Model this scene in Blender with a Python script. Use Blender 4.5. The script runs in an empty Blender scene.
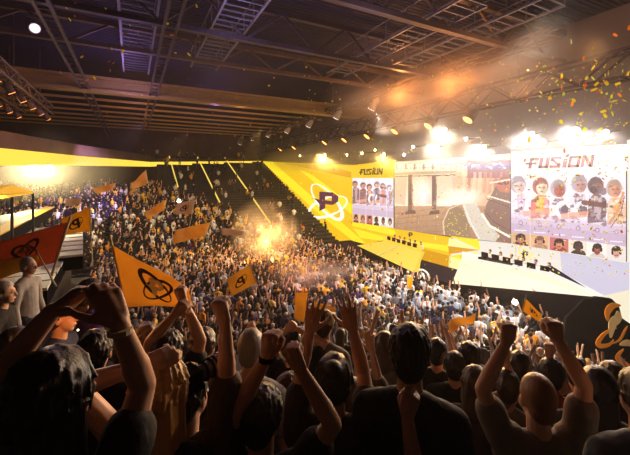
import bpy, bmesh, math, random
import numpy as np
from mathutils import Vector, Matrix
random.seed(7); rng = np.random.default_rng(11)
C = bpy.context.scene.collection
F = 350.0; EYE = 8.0; HZ = 180.0
FW = np.array([0.4632, 0.8863, 0.0]); RT = np.array([0.8863, -0.4632, 0.0]); UP = np.array([0, 0, 1.0])
CAM = np.array([0, 0, EYE])
def P(px, py, t):
    return CAM + t * (FW + RT * (px - 315) / F + UP * (HZ - py) / F)
def W(px, py, X=22.0):
    d = FW + RT * (px - 315) / F + UP * (HZ - py) / F
    return CAM + d * (X / d[0])
def S(px, py, Y):
    d = FW + RT * (px - 315) / F + UP * (HZ - py) / F
    return CAM + d * (Y / d[1])
def Z(px, py, z):
    d = FW + RT * (px - 315) / F + UP * (HZ - py) / F
    return CAM + d * ((z - EYE) / d[2])
def proj(p):
    q = np.asarray(p) - CAM; t = q @ FW
    return 315 + F * (q @ RT) / t, HZ - F * q[2] / t, t
def V(p): return Vector([float(c) for c in p])
def nrm(v):
    v = np.asarray(v, float); return v / (np.linalg.norm(v) + 1e-12)

# ---------------------------------------------------------------- materials
def mat(name, col, rough=.7, metal=0., bump=0., bscale=20., var=0., vscale=5., emit=None, estr=0., spec=.3):
    m = bpy.data.materials.new(name); m.use_nodes = True
    nt = m.node_tree; N = nt.nodes; L = nt.links; b = N['Principled BSDF']
    b.inputs['Roughness'].default_value = rough; b.inputs['Metallic'].default_value = metal
    b.inputs['Specular IOR Level'].default_value = spec
    b.inputs['Base Color'].default_value = (*col, 1)
    tc = N.new('ShaderNodeTexCoord')
    if var > 0:
        n = N.new('ShaderNodeTexNoise'); n.inputs['Scale'].default_value = vscale; n.inputs['Detail'].default_value = 4
        L.new(tc.outputs['Object'], n.inputs['Vector'])
        r = N.new('ShaderNodeValToRGB')
        r.color_ramp.elements[0].position = .3; r.color_ramp.elements[1].position = .7
        r.color_ramp.elements[0].color = (*[c * (1 - var) for c in col], 1)
        r.color_ramp.elements[1].color = (*[min(1, c * (1 + var)) for c in col], 1)
        L.new(n.outputs['Fac'], r.inputs['Fac']); L.new(r.outputs['Color'], b.inputs['Base Color'])
    if bump > 0:
        n2 = N.new('ShaderNodeTexNoise'); n2.inputs['Scale'].default_value = bscale; n2.inputs['Detail'].default_value = 3
        L.new(tc.outputs['Object'], n2.inputs['Vector'])
        bp = N.new('ShaderNodeBump'); bp.inputs['Strength'].default_value = bump; bp.inputs['Distance'].default_value = .02
        L.new(n2.outputs['Fac'], bp.inputs['Height']); L.new(bp.outputs['Normal'], b.inputs['Normal'])
    if emit is not None:
        b.inputs['Emission Color'].default_value = (*emit, 1); b.inputs['Emission Strength'].default_value = estr
    return m
def emis(name, col, s, base=(0.02, 0.02, 0.02)):
    return mat(name, base, .5, emit=col, estr=s)
def attr_mat(name, attr='col', emission=0., rough=.8):
    m = bpy.data.materials.new(name); m.use_nodes = True
    nt = m.node_tree; b = nt.nodes['Principled BSDF']; a = nt.nodes.new('ShaderNodeAttribute'); a.attribute_name = attr
    b.inputs['Roughness'].default_value = rough; b.inputs['Specular IOR Level'].default_value = .2
    if emission > 0:
        b.inputs['Base Color'].default_value = (.02, .02, .02, 1)
        nt.links.new(a.outputs['Color'], b.inputs['Emission Color']); b.inputs['Emission Strength'].default_value = emission
    else:
        nt.links.new(a.outputs['Color'], b.inputs['Base Color'])
    return m
def hair_mat(name, col):
    m = mat(name, col, .45, spec=.5)
    nt = m.node_tree; N = nt.nodes; L = nt.links
    tc = N.new('ShaderNodeTexCoord'); mp = N.new('ShaderNodeMapping'); mp.inputs['Scale'].default_value = (60, 60, 6)
    n = N.new('ShaderNodeTexNoise'); n.inputs['Scale'].default_value = 2.5; n.inputs['Detail'].default_value = 4
    L.new(tc.outputs['Object'], mp.inputs['Vector']); L.new(mp.outputs['Vector'], n.inputs['Vector'])
    b = N.new('ShaderNodeBump'); b.inputs['Strength'].default_value = .5; b.inputs['Distance'].default_value = .006
    L.new(n.outputs['Fac'], b.inputs['Height']); L.new(b.outputs['Normal'], N['Principled BSDF'].inputs['Normal'])
    return m
def obj_col_mat(name):
    m = mat(name, (1, 1, 1), .85, bump=.4, bscale=18)
    oi = m.node_tree.nodes.new('ShaderNodeObjectInfo')
    m.node_tree.links.new(oi.outputs['Color'], m.node_tree.nodes['Principled BSDF'].inputs['Base Color'])
    return m
M = {}
M['floor'] = mat('dark floor', (.03, .025, .03), .6, var=.3, vscale=.5)
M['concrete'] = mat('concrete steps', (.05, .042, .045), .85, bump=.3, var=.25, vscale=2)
M['wall'] = mat('warm grey wall', (.20, .16, .145), .8, var=.1, vscale=.6, bump=.1)
M['wallfar'] = mat('brown far wall', (.10, .055, .04), .85, var=.3, vscale=.5)
M['steel'] = mat('dark steel', (.06, .045, .045), .5, metal=.3, var=.2)
M['steel2'] = mat('weathered ochre steel', (.12, .08, .05), .6, metal=.1, var=.15, vscale=1.5)
M['alum'] = mat('brushed aluminium', (.16, .15, .16), .5, metal=.4, var=.1)
M['black'] = mat('matt black', (.010, .009, .011), .9, var=.2, spec=0)
M['skirt'] = mat('black stage skirt', (.012, .008, .016), .9, bump=.3, bscale=6, spec=0)
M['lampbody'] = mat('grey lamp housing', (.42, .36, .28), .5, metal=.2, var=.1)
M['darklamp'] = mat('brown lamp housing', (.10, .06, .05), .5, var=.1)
M['lens'] = emis('lit lamp glass', (1, .80, .62), 5)
M['lensw'] = emis('white lit lamp glass', (1, .9, .78), 150)
M['lensy'] = emis('amber lit lamp glass', (1, .72, .25), 90)
M['ember'] = emis('dim orange lamp glass', (1, .30, .06), 6)
M['ledyellow'] = emis('yellow led strip', (1, .72, .12), 1.0)
M['ribbon'] = emis('yellow led ribbon', (1, .66, .06), 1.25)

# ---------------------------------------------------------------- mesh helpers
class MB:
    def __init__(s): s.v = []; s.f = []; s.mi = []; s.cur = 0
    def add(s, v, f):
        o = len(s.v); s.v += [tuple(float(c) for c in p) for p in v]; s.f += [tuple(i + o for i in q) for q in f]; s.mi += [s.cur] * len(f)
        return s
    def box(s, a, b):
        x0, y0, z0 = a; x1, y1, z1 = b
        return s.add([(x0,y0,z0),(x1,y0,z0),(x1,y1,z0),(x0,y1,z0),(x0,y0,z1),(x1,y0,z1),(x1,y1,z1),(x0,y1,z1)],
              [(0,3,2,1),(4,5,6,7),(0,1,5,4),(1,2,6,5),(2,3,7,6),(3,0,4,7)])
    def bar(s, a, b, w, h=None, up=(0, 0, 1)):
        h = h or w; a = np.asarray(a, float); b = np.asarray(b, float); d = nrm(b - a)
        u = np.asarray(up, float)
        if abs(d @ nrm(u)) > .97: u = np.array([1., 0, 0])
        e1 = nrm(np.cross(d, u)) * w / 2; e2 = nrm(np.cross(e1, d)) * h / 2
        v = [p + q for p in (a, b) for q in (-e1 - e2, e1 - e2, e1 + e2, -e1 + e2)]
        return s.add(v, [(0,1,2,3),(7,6,5,4),(0,4,5,1),(1,5,6,2),(2,6,7,3),(3,7,4,0)])
    def cone(s, a, b, ra, rb, n=10, caps=3, flat=1., nv=None):
        a = np.asarray(a, float); b = np.asarray(b, float); d = nrm(b - a)
        u = np.asarray(nv, float) if nv is not None else np.array([0., 0, 1.])
        if abs(d @ nrm(u)) > .97: u = np.array([1., 0.1, 0])
        e2 = nrm(u - d * (u @ d)); e1 = np.cross(d, e2)
        rings = []
        if caps:
            for k in range(caps): 
                th = math.pi / 2 * (1 - k / caps) ; rings.append((a - d * ra * math.sin(th), ra * math.cos(th)))
        rings.append((a, ra)); rings.append((b, rb))
        if caps:
            for k in range(1, caps + 1):
                th = math.pi / 2 * k / caps; rings.append((b + d * rb * math.sin(th), rb * math.cos(th)))
        v = []
        for c, r in rings:
            r = max(r, 1e-4)
            for i in range(n):
                an = 2 * math.pi * i / n; v.append(c + e1 * r * math.cos(an) + e2 * r * flat * math.sin(an))
        f = []
        for k in range(len(rings) - 1):
            for i in range(n):
                j = (i + 1) % n; f.append((k*n+i, k*n+j, (k+1)*n+j, (k+1)*n+i))
        f.append(tuple(range(n - 1, -1, -1))); f.append(tuple((len(rings) - 1) * n + i for i in range(n)))
        return s.add(v, f)
    def ell(s, c, r, R=None, n=12, m=8):
        c = np.asarray(c, float); R = np.eye(3) if R is None else R
        v = []; f = []
        for k in range(1, m):
            th = math.pi * k / m
            for i in range(n):
                an = 2 * math.pi * i / n
                v.append(c + R @ np.array([r[0]*math.sin(th)*math.cos(an), r[1]*math.sin(th)*math.sin(an), r[2]*math.cos(th)]))
        t = len(v); v.append(c + R @ np.array([0, 0, r[2]])); v.append(c - R @ np.array([0, 0, r[2]]))
        for k in range(m - 2):
            for i in range(n):
                j = (i + 1) % n; f.append((k*n+i, (k+1)*n+i, (k+1)*n+j, k*n+j))
        for i in range(n):
            j = (i + 1) % n; f.append((t, i, j)); f.append((t + 1, (m-2)*n+j, (m-2)*n+i))
        return s.add(v, f)
    def prism(s, pts, off):
        """extrude a 3D polygon by the vector off"""
        n = len(pts); a = [np.asarray(p, float) for p in pts]; b = [p + np.asarray(off, float) for p in a]
        f = [tuple(range(n)), tuple(range(2*n-1, n-1, -1))] + [((i+1) % n, i, n+i, n+(i+1) % n) for i in range(n)]
        return s.add(a + b, f)
    def mesh(s, name):
        me = bpy.data.meshes.new(name); me.from_pydata(s.v, [], s.f)
        if any(s.mi): me.polygons.foreach_set('material_index', s.mi)
        return me
def link(o, parent=None):
    C.objects.link(o)
    if parent is not None: o.parent = parent
    return o
def origin_to(me, p):
    n = len(me.vertices); a = np.empty(n * 3, np.float32); me.vertices.foreach_get('co', a)
    a = a.reshape(-1, 3) - np.asarray(p, np.float32); me.vertices.foreach_set('co', a.ravel())
def build(name, mb, mats, parent=None, at=None, smooth=False, fixn=True):
    """one mesh object; coordinates are world unless the parent has an origin set with empty(): then shifted to it"""
    me = mb.mesh(name) if isinstance(mb, MB) else mb
    if fixn and isinstance(mb, MB):
        bm = bmesh.new(); bm.from_mesh(me); bmesh.ops.recalc_face_normals(bm, faces=bm.faces); bm.to_mesh(me); bm.free()
    for m in (mats if isinstance(mats, (list, tuple)) else [mats]): me.materials.append(m)
    if smooth: me.shade_smooth()
    o = bpy.data.objects.new(name, me)
    if parent is not None:
        po = np.zeros(3); q = parent
        while q is not None: po += np.array(q.location); q = q.parent
        origin_to(me, po)
    elif at is not None:
        origin_to(me, at); o.location = V(at)
    return link(o, parent)
def empty(name, loc):
    o = bpy.data.objects.new(name, None); o.empty_display_size = .2; o.location = V(loc); return link(o)
def tag(o, label=None, cat=None, group=None, kind=None):
    if label: o['label'] = label
    if cat: o['category'] = cat
    if group: o['group'] = group
    if kind: o['kind'] = kind
    return o
def struct(name, mb, m, **k):
    o = build(name, mb, m, **k); o['kind'] = 'structure'; return o
def clone(o, parent=None):
    c = o.copy(); C.objects.link(c)
    if parent is not None: c.parent = parent
    for ch in list(o.children): clone(ch, c)
    return c
ORD = ['first','second','third','fourth','fifth','sixth','seventh','eighth','ninth','tenth','eleventh','twelfth','thirteenth','fourteenth','fifteenth','sixteenth','seventeenth','eighteenth','nineteenth','twentieth']
# ================================================================= picture content of the lit screens
class Canvas:
    """a picture to be shown by a screen, drawn in its own frame x0..x1, y0..y1"""
    def __init__(s, x0, y0, x1, y1, col, k=4):
        s.x0, s.y0, s.k = x0, y0, k; s.w = int((x1 - x0) * k); s.h = int((y1 - y0) * k)
        s.a = np.ones((s.h, s.w, 3)) * np.array(col)
        yy, xx = np.mgrid[0:s.h, 0:s.w]; s.X = x0 + (xx + .5) / k; s.Y = y0 + (yy + .5) / k
    def _put(s, m, col, al=1.):
        m = (m * al)[..., None]; s.a = s.a * (1 - m) + np.array(col) * m
    def poly(s, pts, col, al=1.):
        ins = np.zeros((s.h, s.w), bool); n = len(pts)
        for i in range(n):
            (xa, ya), (xb, yb) = pts[i], pts[(i + 1) % n]
            if ya == yb: continue
            c = ((ya > s.Y) != (yb > s.Y)) & (s.X < (xb - xa) * (s.Y - ya) / (yb - ya) + xa); ins ^= c
        s._put(ins.astype(float), col, al)
    def ell(s, cx, cy, rx, ry, col, al=1., rot=0., soft=0.):
        c, q = math.cos(rot), math.sin(rot); u = ((s.X - cx) * c + (s.Y - cy) * q) / rx; v = (-(s.X - cx) * q + (s.Y - cy) * c) / ry
        d = np.sqrt(u * u + v * v)
        m = (d < 1).astype(float) if soft == 0 else np.clip((1 - d) / soft, 0, 1)
        s._put(m, col, al)
    def ring(s, cx, cy, rx, ry, wd, col, al=1., rot=0.):
        c, q = math.cos(rot), math.sin(rot); u = ((s.X - cx) * c + (s.Y - cy) * q) / rx; v = (-(s.X - cx) * q + (s.Y - cy) * c) / ry
        d = np.sqrt(u * u + v * v); s._put((abs(d - 1) < wd).astype(float), col, al)
    def line(s, pts, wd, col, al=1.):
        for (xa, ya), (xb, yb) in zip(pts[:-1], pts[1:]):
            dx, dy = xb - xa, yb - ya; L2 = dx * dx + dy * dy + 1e-9
            t = np.clip(((s.X - xa) * dx + (s.Y - ya) * dy) / L2, 0, 1)
            d = np.hypot(s.X - xa - t * dx, s.Y - ya - t * dy); s._put((d < wd / 2).astype(float), col, al)
    def grad(s, y0, y1, c0, c1, x0=-1e9, x1=1e9, al=1.):
        t = np.clip((s.Y - y0) / (y1 - y0), 0, 1)[..., None]; col = np.array(c0) * (1 - t) + np.array(c1) * t
        m = ((s.Y >= y0) & (s.Y <= y1) & (s.X >= x0) & (s.X <= x1)).astype(float)[..., None] * al
        s.a = s.a * (1 - m) + col * m
    def noise(s, amt, cell=2):
        r = np.random.default_rng(3); h = s.h // cell + 1; w = s.w // cell + 1
        n = np.kron(r.uniform(1 - amt, 1 + amt, (h, w)), np.ones((cell, cell)))[:s.h, :s.w]
        s.a = s.a * n[..., None]
    def get(s, px, py):
        i = np.clip(((px - s.x0) * s.k).astype(int), 0, s.w - 1); j = np.clip(((py - s.y0) * s.k).astype(int), 0, s.h - 1)
        return s.a[j, i]
def srgb(c): 
    c = np.clip(c, 0, 1); return np.where(c < .04045, c / 12.92, ((c + .055) / 1.055) ** 2.4)
def screen(name, parent, X, corners, cv, nx, ny, mt):
    """a flat lit picture on the plane X: corners = TL, TR, BR, BL in (Y, z); nx by ny lit cells"""
    (tl, tr, br, bl) = [np.array(c, float) for c in corners]
    u = np.linspace(0, 1, nx + 1); v = np.linspace(0, 1, ny + 1); U, VV = np.meshgrid(u, v)
    def q(U, VV):
        return (tl * ((1-U)*(1-VV))[..., None] + tr * (U*(1-VV))[..., None] + br * (U*VV)[..., None] + bl * ((1-U)*VV)[..., None])
    g = q(U, VV).reshape(-1, 2); co = np.column_stack([np.full(len(g), X), g])
    i = np.arange(ny * nx); r = i // nx; c = i % nx; a = r * (nx + 1) + c
    faces = np.column_stack([a, a + nx + 1, a + nx + 2, a + 1])
    me = bpy.data.meshes.new(name); me.from_pydata(co.tolist(), [], faces.tolist())
    uc = (u[:-1] + u[1:]) / 2; vc = (v[:-1] + v[1:]) / 2; UU, V2 = np.meshgrid(uc, vc); m = q(UU, V2).reshape(-1, 2)
    p3 = np.column_stack([np.full(len(m), X), m]) - CAM; t = p3 @ FW
    col = srgb(cv.get(315 + F * (p3 @ RT) / t, HZ - F * p3[:, 2] / t))
    at = me.attributes.new('col', 'FLOAT_COLOR', 'FACE'); at.data.foreach_set('color', np.column_stack([col, np.ones(len(col))]).astype(np.float32).ravel())
    return build(name, me, mt, parent)
def yz(px, py, X=22.0): p = W(px, py, X); return (p[1], p[2])
def WP(pts, X, dx=.03):  # prism standing off the wall plane
    return [W(x, y, X) for x, y in pts], (dx, 0, 0)
def wprism(mb, pts, X, dx=.03):
    a, o = WP(pts, X, dx); mb.prism(a, o); return mb

def head_icon(c, x, y, s, skin, hair, torso, al=.9):
    c.ell(x, y + s * 1.5, s * 1.3, s, torso, al); c.ell(x, y, s * .75, s * .95, skin, al)
    c.ell(x, y - s * .5, s * .8, s * .6, hair, al)
# ---- middle screen: a lit virtual arena: hall with columns, round track and neon fascia
cm = Canvas(393, 150, 513, 248, (.85, .66, .50))
cm.grad(150, 176, (.96, .88, .72), (.93, .80, .62)); cm.grad(176, 206, (.93, .74, .60), (.98, .86, .74), 393, 460)
cm.grad(206, 248, (.72, .52, .38), (.52, .35, .24))
for x in (393, 424, 452): cm.poly([(x, 176), (x + 14, 176), (x + 12, 205), (x + 2, 203)], (.86, .62, .48), .6)
cm.ell(424, 190, 14, 16, (1, .93, .86), .9, soft=.8)
cm.ell(424, 198, 9, 10, (.93, .86, .97), .6, soft=.9)
for x in (408, 432): cm.poly([(x, 175), (x + 4.5, 175), (x + 5, 212), (x, 213)], (.38, .24, .22)); cm.poly([(x - 2, 211), (x + 7, 210), (x + 8, 213.5), (x - 3, 214.5)], (.28, .17, .16)); cm.line([(x + 4, 177), (x + 4.4, 210)], .8, (.70, .50, .40))
cm.line([(395, 174), (455, 172)], 3, (.72, .56, .42)); cm.line([(395, 169), (460, 166)], 1, (.6, .45, .3)); cm.line([(395, 176.5), (455, 175)], 1, (.36, .24, .2))
for k in range(22): cm.poly([(396 + k * 3, 164), (397.6 + k * 3, 164), (397.6 + k * 3, 169), (396 + k * 3, 170)], (.98, .96, .86) if k % 3 else (.62, .46, .36))
cm.poly([(440, 160), (475, 158), (473, 170), (440, 171)], (.90, .84, .72), .8)
for k in range(7): cm.line([(441 + k * 5, 160), (441 + k * 5, 171)], .7, (.62, .48, .40))
cm.line([(438, 165), (476, 163)], .8, (.66, .5, .42)); cm.poly([(455, 172), (462, 172), (466, 204), (458, 206)], (.88, .66, .50), .7)
cm.grad(160, 178, (.42, .22, .36), (.62, .32, .34), 467, 512); cm.poly([(470, 166), (509, 165), (509, 168), (469, 169)], (.36, .30, .62))
r_ = random.Random(5)
for k in range(30): cm.ell(464 + r_.random() * 42, 163.5 + r_.random() * 5, 1.3, 1, r_.choice([(.72, .78, .98), (.45, .48, .86), (.95, .95, 1), (.9, .5, .6)]), .9)
for k in range(9): cm.poly([(463 + k * 5.3, 172), (466 + k * 5.3, 172), (465 + k * 5.3, 192), (461 + k * 5.3, 194)], r_.choice([(.80, .50, .38), (.94, .78, .62), (.66, .36, .32)]), .7)
cm.ell(463, 197, 24, 12, (1, .95, .86), 1, soft=.7); cm.ell(450, 203, 20, 5, (1, .98, .9), .8, soft=.8)
cm.poly([(500, 178), (513, 176), (513, 248), (498, 240), (484, 220), (486, 205)], (.46, .30, .26), .9)
cm.poly([(492, 180), (513, 177), (513, 193), (500, 192)], (.74, .38, .28), .9); cm.ell(503, 183, 6, 2, (.45, .14, .12)); cm.line([(490, 183), (513, 179)], 1.6, (.96, .84, .74))
cm.poly([(453, 205), (475, 204), (492, 240), (470, 245), (440, 240), (442, 212)], (.64, .44, .32), .8)
cm.poly([(446, 214), (450, 208), (457, 206), (463, 210), (468, 222), (471, 236), (469, 247), (458, 246), (446, 242), (444, 228)], (.50, .38, .26), .85)
cm.line([(445, 240), (443, 222), (449, 209), (458, 205)], 1.4, (.86, .72, .58))
cm.line([(464, 206), (470, 222), (480, 240)], 2.2, (.92, .90, .84)); cm.poly([(462, 203), (476, 203), (482, 215), (500, 236), (494, 243), (480, 240), (468, 222)], (.84, .82, .76), .8)
cm.line([(482, 214), (490, 226), (512, 238)], 2.2, (.98, .94, .88)); cm.line([(484, 210), (494, 222), (512, 232)], .9, (.35, .2, .2)); cm.line([(488, 196), (512, 203)], 1.6, (.95, .86, .78)); cm.line([(487, 199), (512, 208)], .8, (.34, .2, .2))
for k in range(36): cm.ell(447 + r_.random() * 20, 212 + r_.random() * 27, .55, .45, (.96, .86, .2))
for k in range(120): cm.ell(393 + r_.random() * 120, 158 + r_.random() * 80, .5, .4, r_.choice([(1, .85, .3), (1, .95, .7), (.95, .75, .3)]), .7)
for k in range(6): cm.line([(395, 214 + k * 5), (445, 207 + k * 6)], .4, (.40, .26, .2), .6)
for k in range(5): cm.line([(400 + k * 9, 213), (396 + k * 10, 232)], .4, (.42, .28, .2), .5)
cm.noise(.05, 3); cm.a = cm.a * .86 + .15
# ---- team screens: six portrait columns of made-up players above, six head-and-shoulders camera pictures below
def team(cv, x0, x1, ya0, ya1, yb0, yb1, yc0, yc1, big, tones):
    """columns between the top line ya, the middle line yb and the bottom line yc (left y, right y)"""
    lx = lambda t: x0 + (x1 - x0) * t
    lin = lambda p, q, t: p + (q - p) * t
    rq = random.Random(int(x0)); dk = (.30, .18, .20)
    for i in range(6):   # pale backs
        t0, t1 = i / 6, (i + 1) / 6; bg = tones[i][0]
        cv.poly([(lx(t0), lin(ya0, ya1, t0)), (lx(t1), lin(ya0, ya1, t1)), (lx(t1), lin(yb0, yb1, t1)), (lx(t0), lin(yb0, yb1, t0))], bg)
    for i in range(6):   # figures: shoulders, plated torso, neck, head with hair and shadow side
        t0, t1 = i / 6, (i + 1) / 6; tm = (t0 + t1) / 2; w = lx(t1) - lx(t0); x = lx(tm); y0 = lin(ya0, ya1, tm); y1 = lin(yb0, yb1, tm); h = y1 - y0
        bg, a, b_, c_ = tones[i]; s = w * .40; hy = y0 + h * (.17 + .035 * (i % 3)); mixc = lambda p, q, t: tuple(p[k] * (1 - t) + q[k] * t for k in range(3))
        lean = (-.12, .1, .0, .14, -.05, -.1)[i] * w
        cv.poly([(x - w * .50, y0 + h * .72), (x - w * .46, hy + s * 1.7), (x - w * .15 + lean, hy + s), (x + w * .2 + lean, hy + s), (x + w * .50, hy + s * 1.8), (x + w * .46, y0 + h * .70)], mixc(a, bg, .1), .95)
        cv.poly([(x - w * .2, hy + s * 1.2), (x + w * .26, hy + s * 1.2), (x + w * .16, y0 + h * .66), (x - w * .12, y0 + h * .68)], mixc(c_, bg, .05), .9)
        for _ in range(40 if big else 18):
            ax, ay = x + rq.uniform(-.45, .45) * w, hy + s * 1.2 + rq.random() * h * .42; q = rq.uniform(.05, .16) * w; cc_ = rq.choice([a, c_, mixc(b_, bg, .3), (.98, .95, .97), dk, mixc(a, (1, 1, 1), .5)])
            cv.poly([(ax - q, ay), (ax + q * rq.uniform(.2, 1), ay - q * rq.uniform(.3, 1)), (ax + q, ay + q * .5), (ax - q * .3, ay + q * rq.uniform(.4, 1.2))], cc_, .6)
        cv.ell(x + lean * .8 - s * .1, hy - s * .15, s * 1.05, s * 1.15, mixc(a, dk, .35), .9); cv.ell(x + lean * .8 + s * .08, hy + s * .12, s * .72, s * .92, b_)
        cv.ell(x + lean * .8 + s * .35, hy + s * .25, s * .38, s * .62, mixc(b_, dk, .35), .6); cv.ell(x + lean * .8 - s * .22, hy + s * .02, s * .15, s * .09, dk, .7); cv.ell(x + lean * .8 + s * .32, hy + s * .02, s * .13, s * .09, dk, .7); cv.ell(x + lean * .8 + s * .05, hy + s * .58, s * .2, s * .07, dk, .6); cv.poly([(x + lean * .8 - s * .95, hy - s * .1), (x + lean * .8 - s * .5, hy - s * 1.15), (x + lean * .8 + s * .4, hy - s * 1.2), (x + lean * .8 + s * .85, hy - s * .3), (x + lean * .8 + s * .1, hy - s * .5)], mixc(a, dk, .5), .85)
        if i in (2, 3): cv.ring(x + w * .3, y0 + h * .56, w * .42, h * .12, .24, (.98, .97, 1), .95); cv.ell(x + w * .3, y0 + h * .56, w * .2, h * .07, (.45, .36, .42))
        if i == 4: cv.line([(x - w * .7, y0 + h * .43), (x + w * .45, y0 + h * .47)], h * .07, (.42, .22, .20), .9); cv.ell(x - w * .2, hy + s * .4, s * .5, s * .5, dk, .8); cv.ell(x + w * .3, hy + s * .6, s * .55, s * .5, (.5, .4, .44), .9)
        if i in (1, 3): cv.line([(x - w * .75, y0 + h * .64), (x + w * .7, y0 + h * .60)], h * .09, (.93, .64, .54), .8)
        if i == 5:
            cv.line([(x + w * .35, hy + s * .5), (x + w * .15, y0 + h * .5), (x - w * .35, y0 + h * .70)], w * .15, (.84, .58, .42)); cv.line([(x + w * .42, hy + s * .9), (x + w * .25, y0 + h * .55), (x - w * .3, y0 + h * .76)], w * .05, dk, .8)
    cv.grad(0, 1, (0, 0, 0), (0, 0, 0), 0, 0)
    for i in range(6):
        t0, t1 = i / 6, (i + 1) / 6; tm = (t0 + t1) / 2; w = lx(t1) - lx(t0); x = lx(tm); y0 = lin(ya0, ya1, tm); y1 = lin(yb0, yb1, tm); h = y1 - y0
        for f, al in ((.66, .25), (.74, .4), (.84, .5)): cv.poly([(lx(t0), lin(ya0, ya1, t0) * (1 - f) + lin(yb0, yb1, t0) * f), (lx(t1), lin(ya0, ya1, t1) * (1 - f) + lin(yb0, yb1, t1) * f), (lx(t1), lin(yb0, yb1, t1)), (lx(t0), lin(yb0, yb1, t0))], (.74, .62, .74), al)
        if big:
            cv.ring(x, y0 + h * .82, w * .10, w * .10, .20, (.60, .50, .60)); cv.line([(x - w * .3, y1 - h * .055), (x + w * .3, y1 - h * .045)], .9, (.98, .94, .98))
        cv.line([(lx(t1), lin(ya0, ya1, t1)), (lx(t1), lin(yb0, yb1, t1))], .3, (1, .95, 1), .6)
        yb = lin(yb0, yb1, tm); yc = lin(yc0, yc1, tm); hh = yc - yb
        cbg = [(.86, .66, .50), (.90, .68, .50), (.78, .42, .38), (.93, .86, .80), (.96, .92, .88), (.92, .86, .84)][i]
        cv.poly([(lx(t0), lin(yb0, yb1, t0)), (lx(t1), lin(yb0, yb1, t1)), (lx(t1), lin(yc0, yc1, t1)), (lx(t0), lin(yc0, yc1, t0))], cbg)
        sk = [(.74, .46, .36), (.78, .52, .42), (.82, .50, .40), (.30, .18, .16), (.60, .28, .22), (.84, .60, .50)][i]
        cv.ell(x, yb + hh * 1.0, w * .40, hh * .34, [(.35, .15, .2), (.7, .5, .42), (.62, .2, .2), (.2, .14, .16), (.84, .76, .74), (.9, .86, .84)][i])
        cv.ell(x, yb + hh * .30, w * .25, hh * .27, (.18, .10, .12) if i != 1 else (.5, .3, .22)); cv.ell(x, yb + hh * .50, w * .18, hh * .33, sk); cv.ell(x, yb + hh * .24, w * .2, hh * .16, (.18, .10, .12) if i != 1 else (.5, .3, .22))
        cv.ell(x - w * .21, yb + hh * .48, w * .06, hh * .15, (.12, .08, .12)); cv.ell(x + w * .21, yb + hh * .48, w * .06, hh * .15, (.12, .08, .12)); cv.line([(x - w * .08, yb + hh * .66), (x + w * .08, yb + hh * .66)], hh * .06, dk, .7)
        cv.line([(lx(t1), lin(yb0, yb1, t1)), (lx(t1), lin(yc0, yc1, t1))], .6, (1, .97, .95))
    cv.a = cv.a * .95 + .04
T1 = [((.97, .91, .96), (.95, .92, .97), (.97, .80, .76), (.85, .70, .78)), ((.97, .90, .88), (.88, .42, .40), (.97, .86, .72), (.98, .80, .30)),
      ((.96, .90, .94), (.95, .90, .92), (.74, .36, .30), (.60, .44, .50)), ((.96, .90, .95), (.92, .86, .90), (.78, .56, .54), (.48, .34, .36)),
      ((.96, .89, .94), (.38, .24, .28), (.52, .36, .34), (.8, .7, .72)), ((.96, .88, .92), (.94, .78, .66), (.85, .56, .42), (.9, .6, .3))]
cr = Canvas(505, 165, 632, 275, (.95, .9, .92))
team(cr, 511, 626, 176, 171, 232, 246.5, 243.5, 262, True, T1)
T2 = [((.95, .90, .93), (.35, .24, .3), (.82, .55, .48), (.8, .6, .6)), ((.96, .90, .93), (.50, .30, .34), (.86, .62, .52), (.5, .3, .32)),
      ((.95, .90, .95), (.52, .32, .36), (.90, .66, .58), (.93, .7, .6)), ((.96, .90, .94), (.60, .50, .62), (.92, .72, .62), (.4, .3, .36)),
      ((.95, .9, .95), (.74, .62, .76), (.93, .78, .7), (.86, .5, .42)), ((.95, .91, .96), (.80, .74, .84), (.97, .92, .92), (.55, .45, .6))]
cl = Canvas(350, 172, 398, 232, (.95, .9, .92))
team(cl, 352.5, 393.5, 178, 179, 213.5, 218, 222, 228, False, T2)

# ================================================================= building
st = MB()
struct('floor', MB().box((-45, -14, -.3), (22.3, 36, 0)), M['floor'])
CEIL = EYE + 9.0
# roof deck with corrugation running across
rd = mat('dark violet corrugated roof deck', (.024, .018, .045), .7, var=.2, vscale=.3)
nt = rd.node_tree; wv = nt.nodes.new('ShaderNodeTexWave'); wv.bands_direction = 'Y'; wv.inputs['Scale'].default_value = 1.2
tcx = nt.nodes.new('ShaderNodeTexCoord'); bpn = nt.nodes.new('ShaderNodeBump'); bpn.inputs['Strength'].default_value = 1; bpn.inputs['Distance'].default_value = .15
nt.links.new(tcx.outputs['Object'], wv.inputs['Vector']); nt.links.new(wv.outputs['Fac'], bpn.inputs['Height']); nt.links.new(bpn.outputs['Normal'], nt.nodes['Principled BSDF'].inputs['Normal'])
struct('ceiling', MB().box((-46, -14, CEIL), (23, 67, CEIL + .3)), rd)
struct('wall_right', MB().box((22.4, -14, -.3), (22.9, 67, CEIL)), M['wall'])
struct('wall_far', MB().box((-46, 66, -.3), (22.4, 66.5, CEIL)), M['wallfar'])
struct('wall_left', MB().box((-46, -14, -.3), (-45.5, 66, CEIL)), M['wallfar'])
struct('wall_back', MB().box((-46, -14.5, -.3), (22.9, -14, CEIL)), M['wallfar'])
# raked stand at the far end
ES0, ESL = 34.5, .393
def endz(y): return max(0, (y - ES0) * ESL)
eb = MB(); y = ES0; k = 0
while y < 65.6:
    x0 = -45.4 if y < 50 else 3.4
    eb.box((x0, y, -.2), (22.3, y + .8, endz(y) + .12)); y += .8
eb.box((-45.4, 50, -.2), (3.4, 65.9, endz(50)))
struct('wall_far_stand', eb, mat('dark stand concrete', (.022, .018, .022), .9, var=.25, vscale=2, spec=.1))
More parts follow.
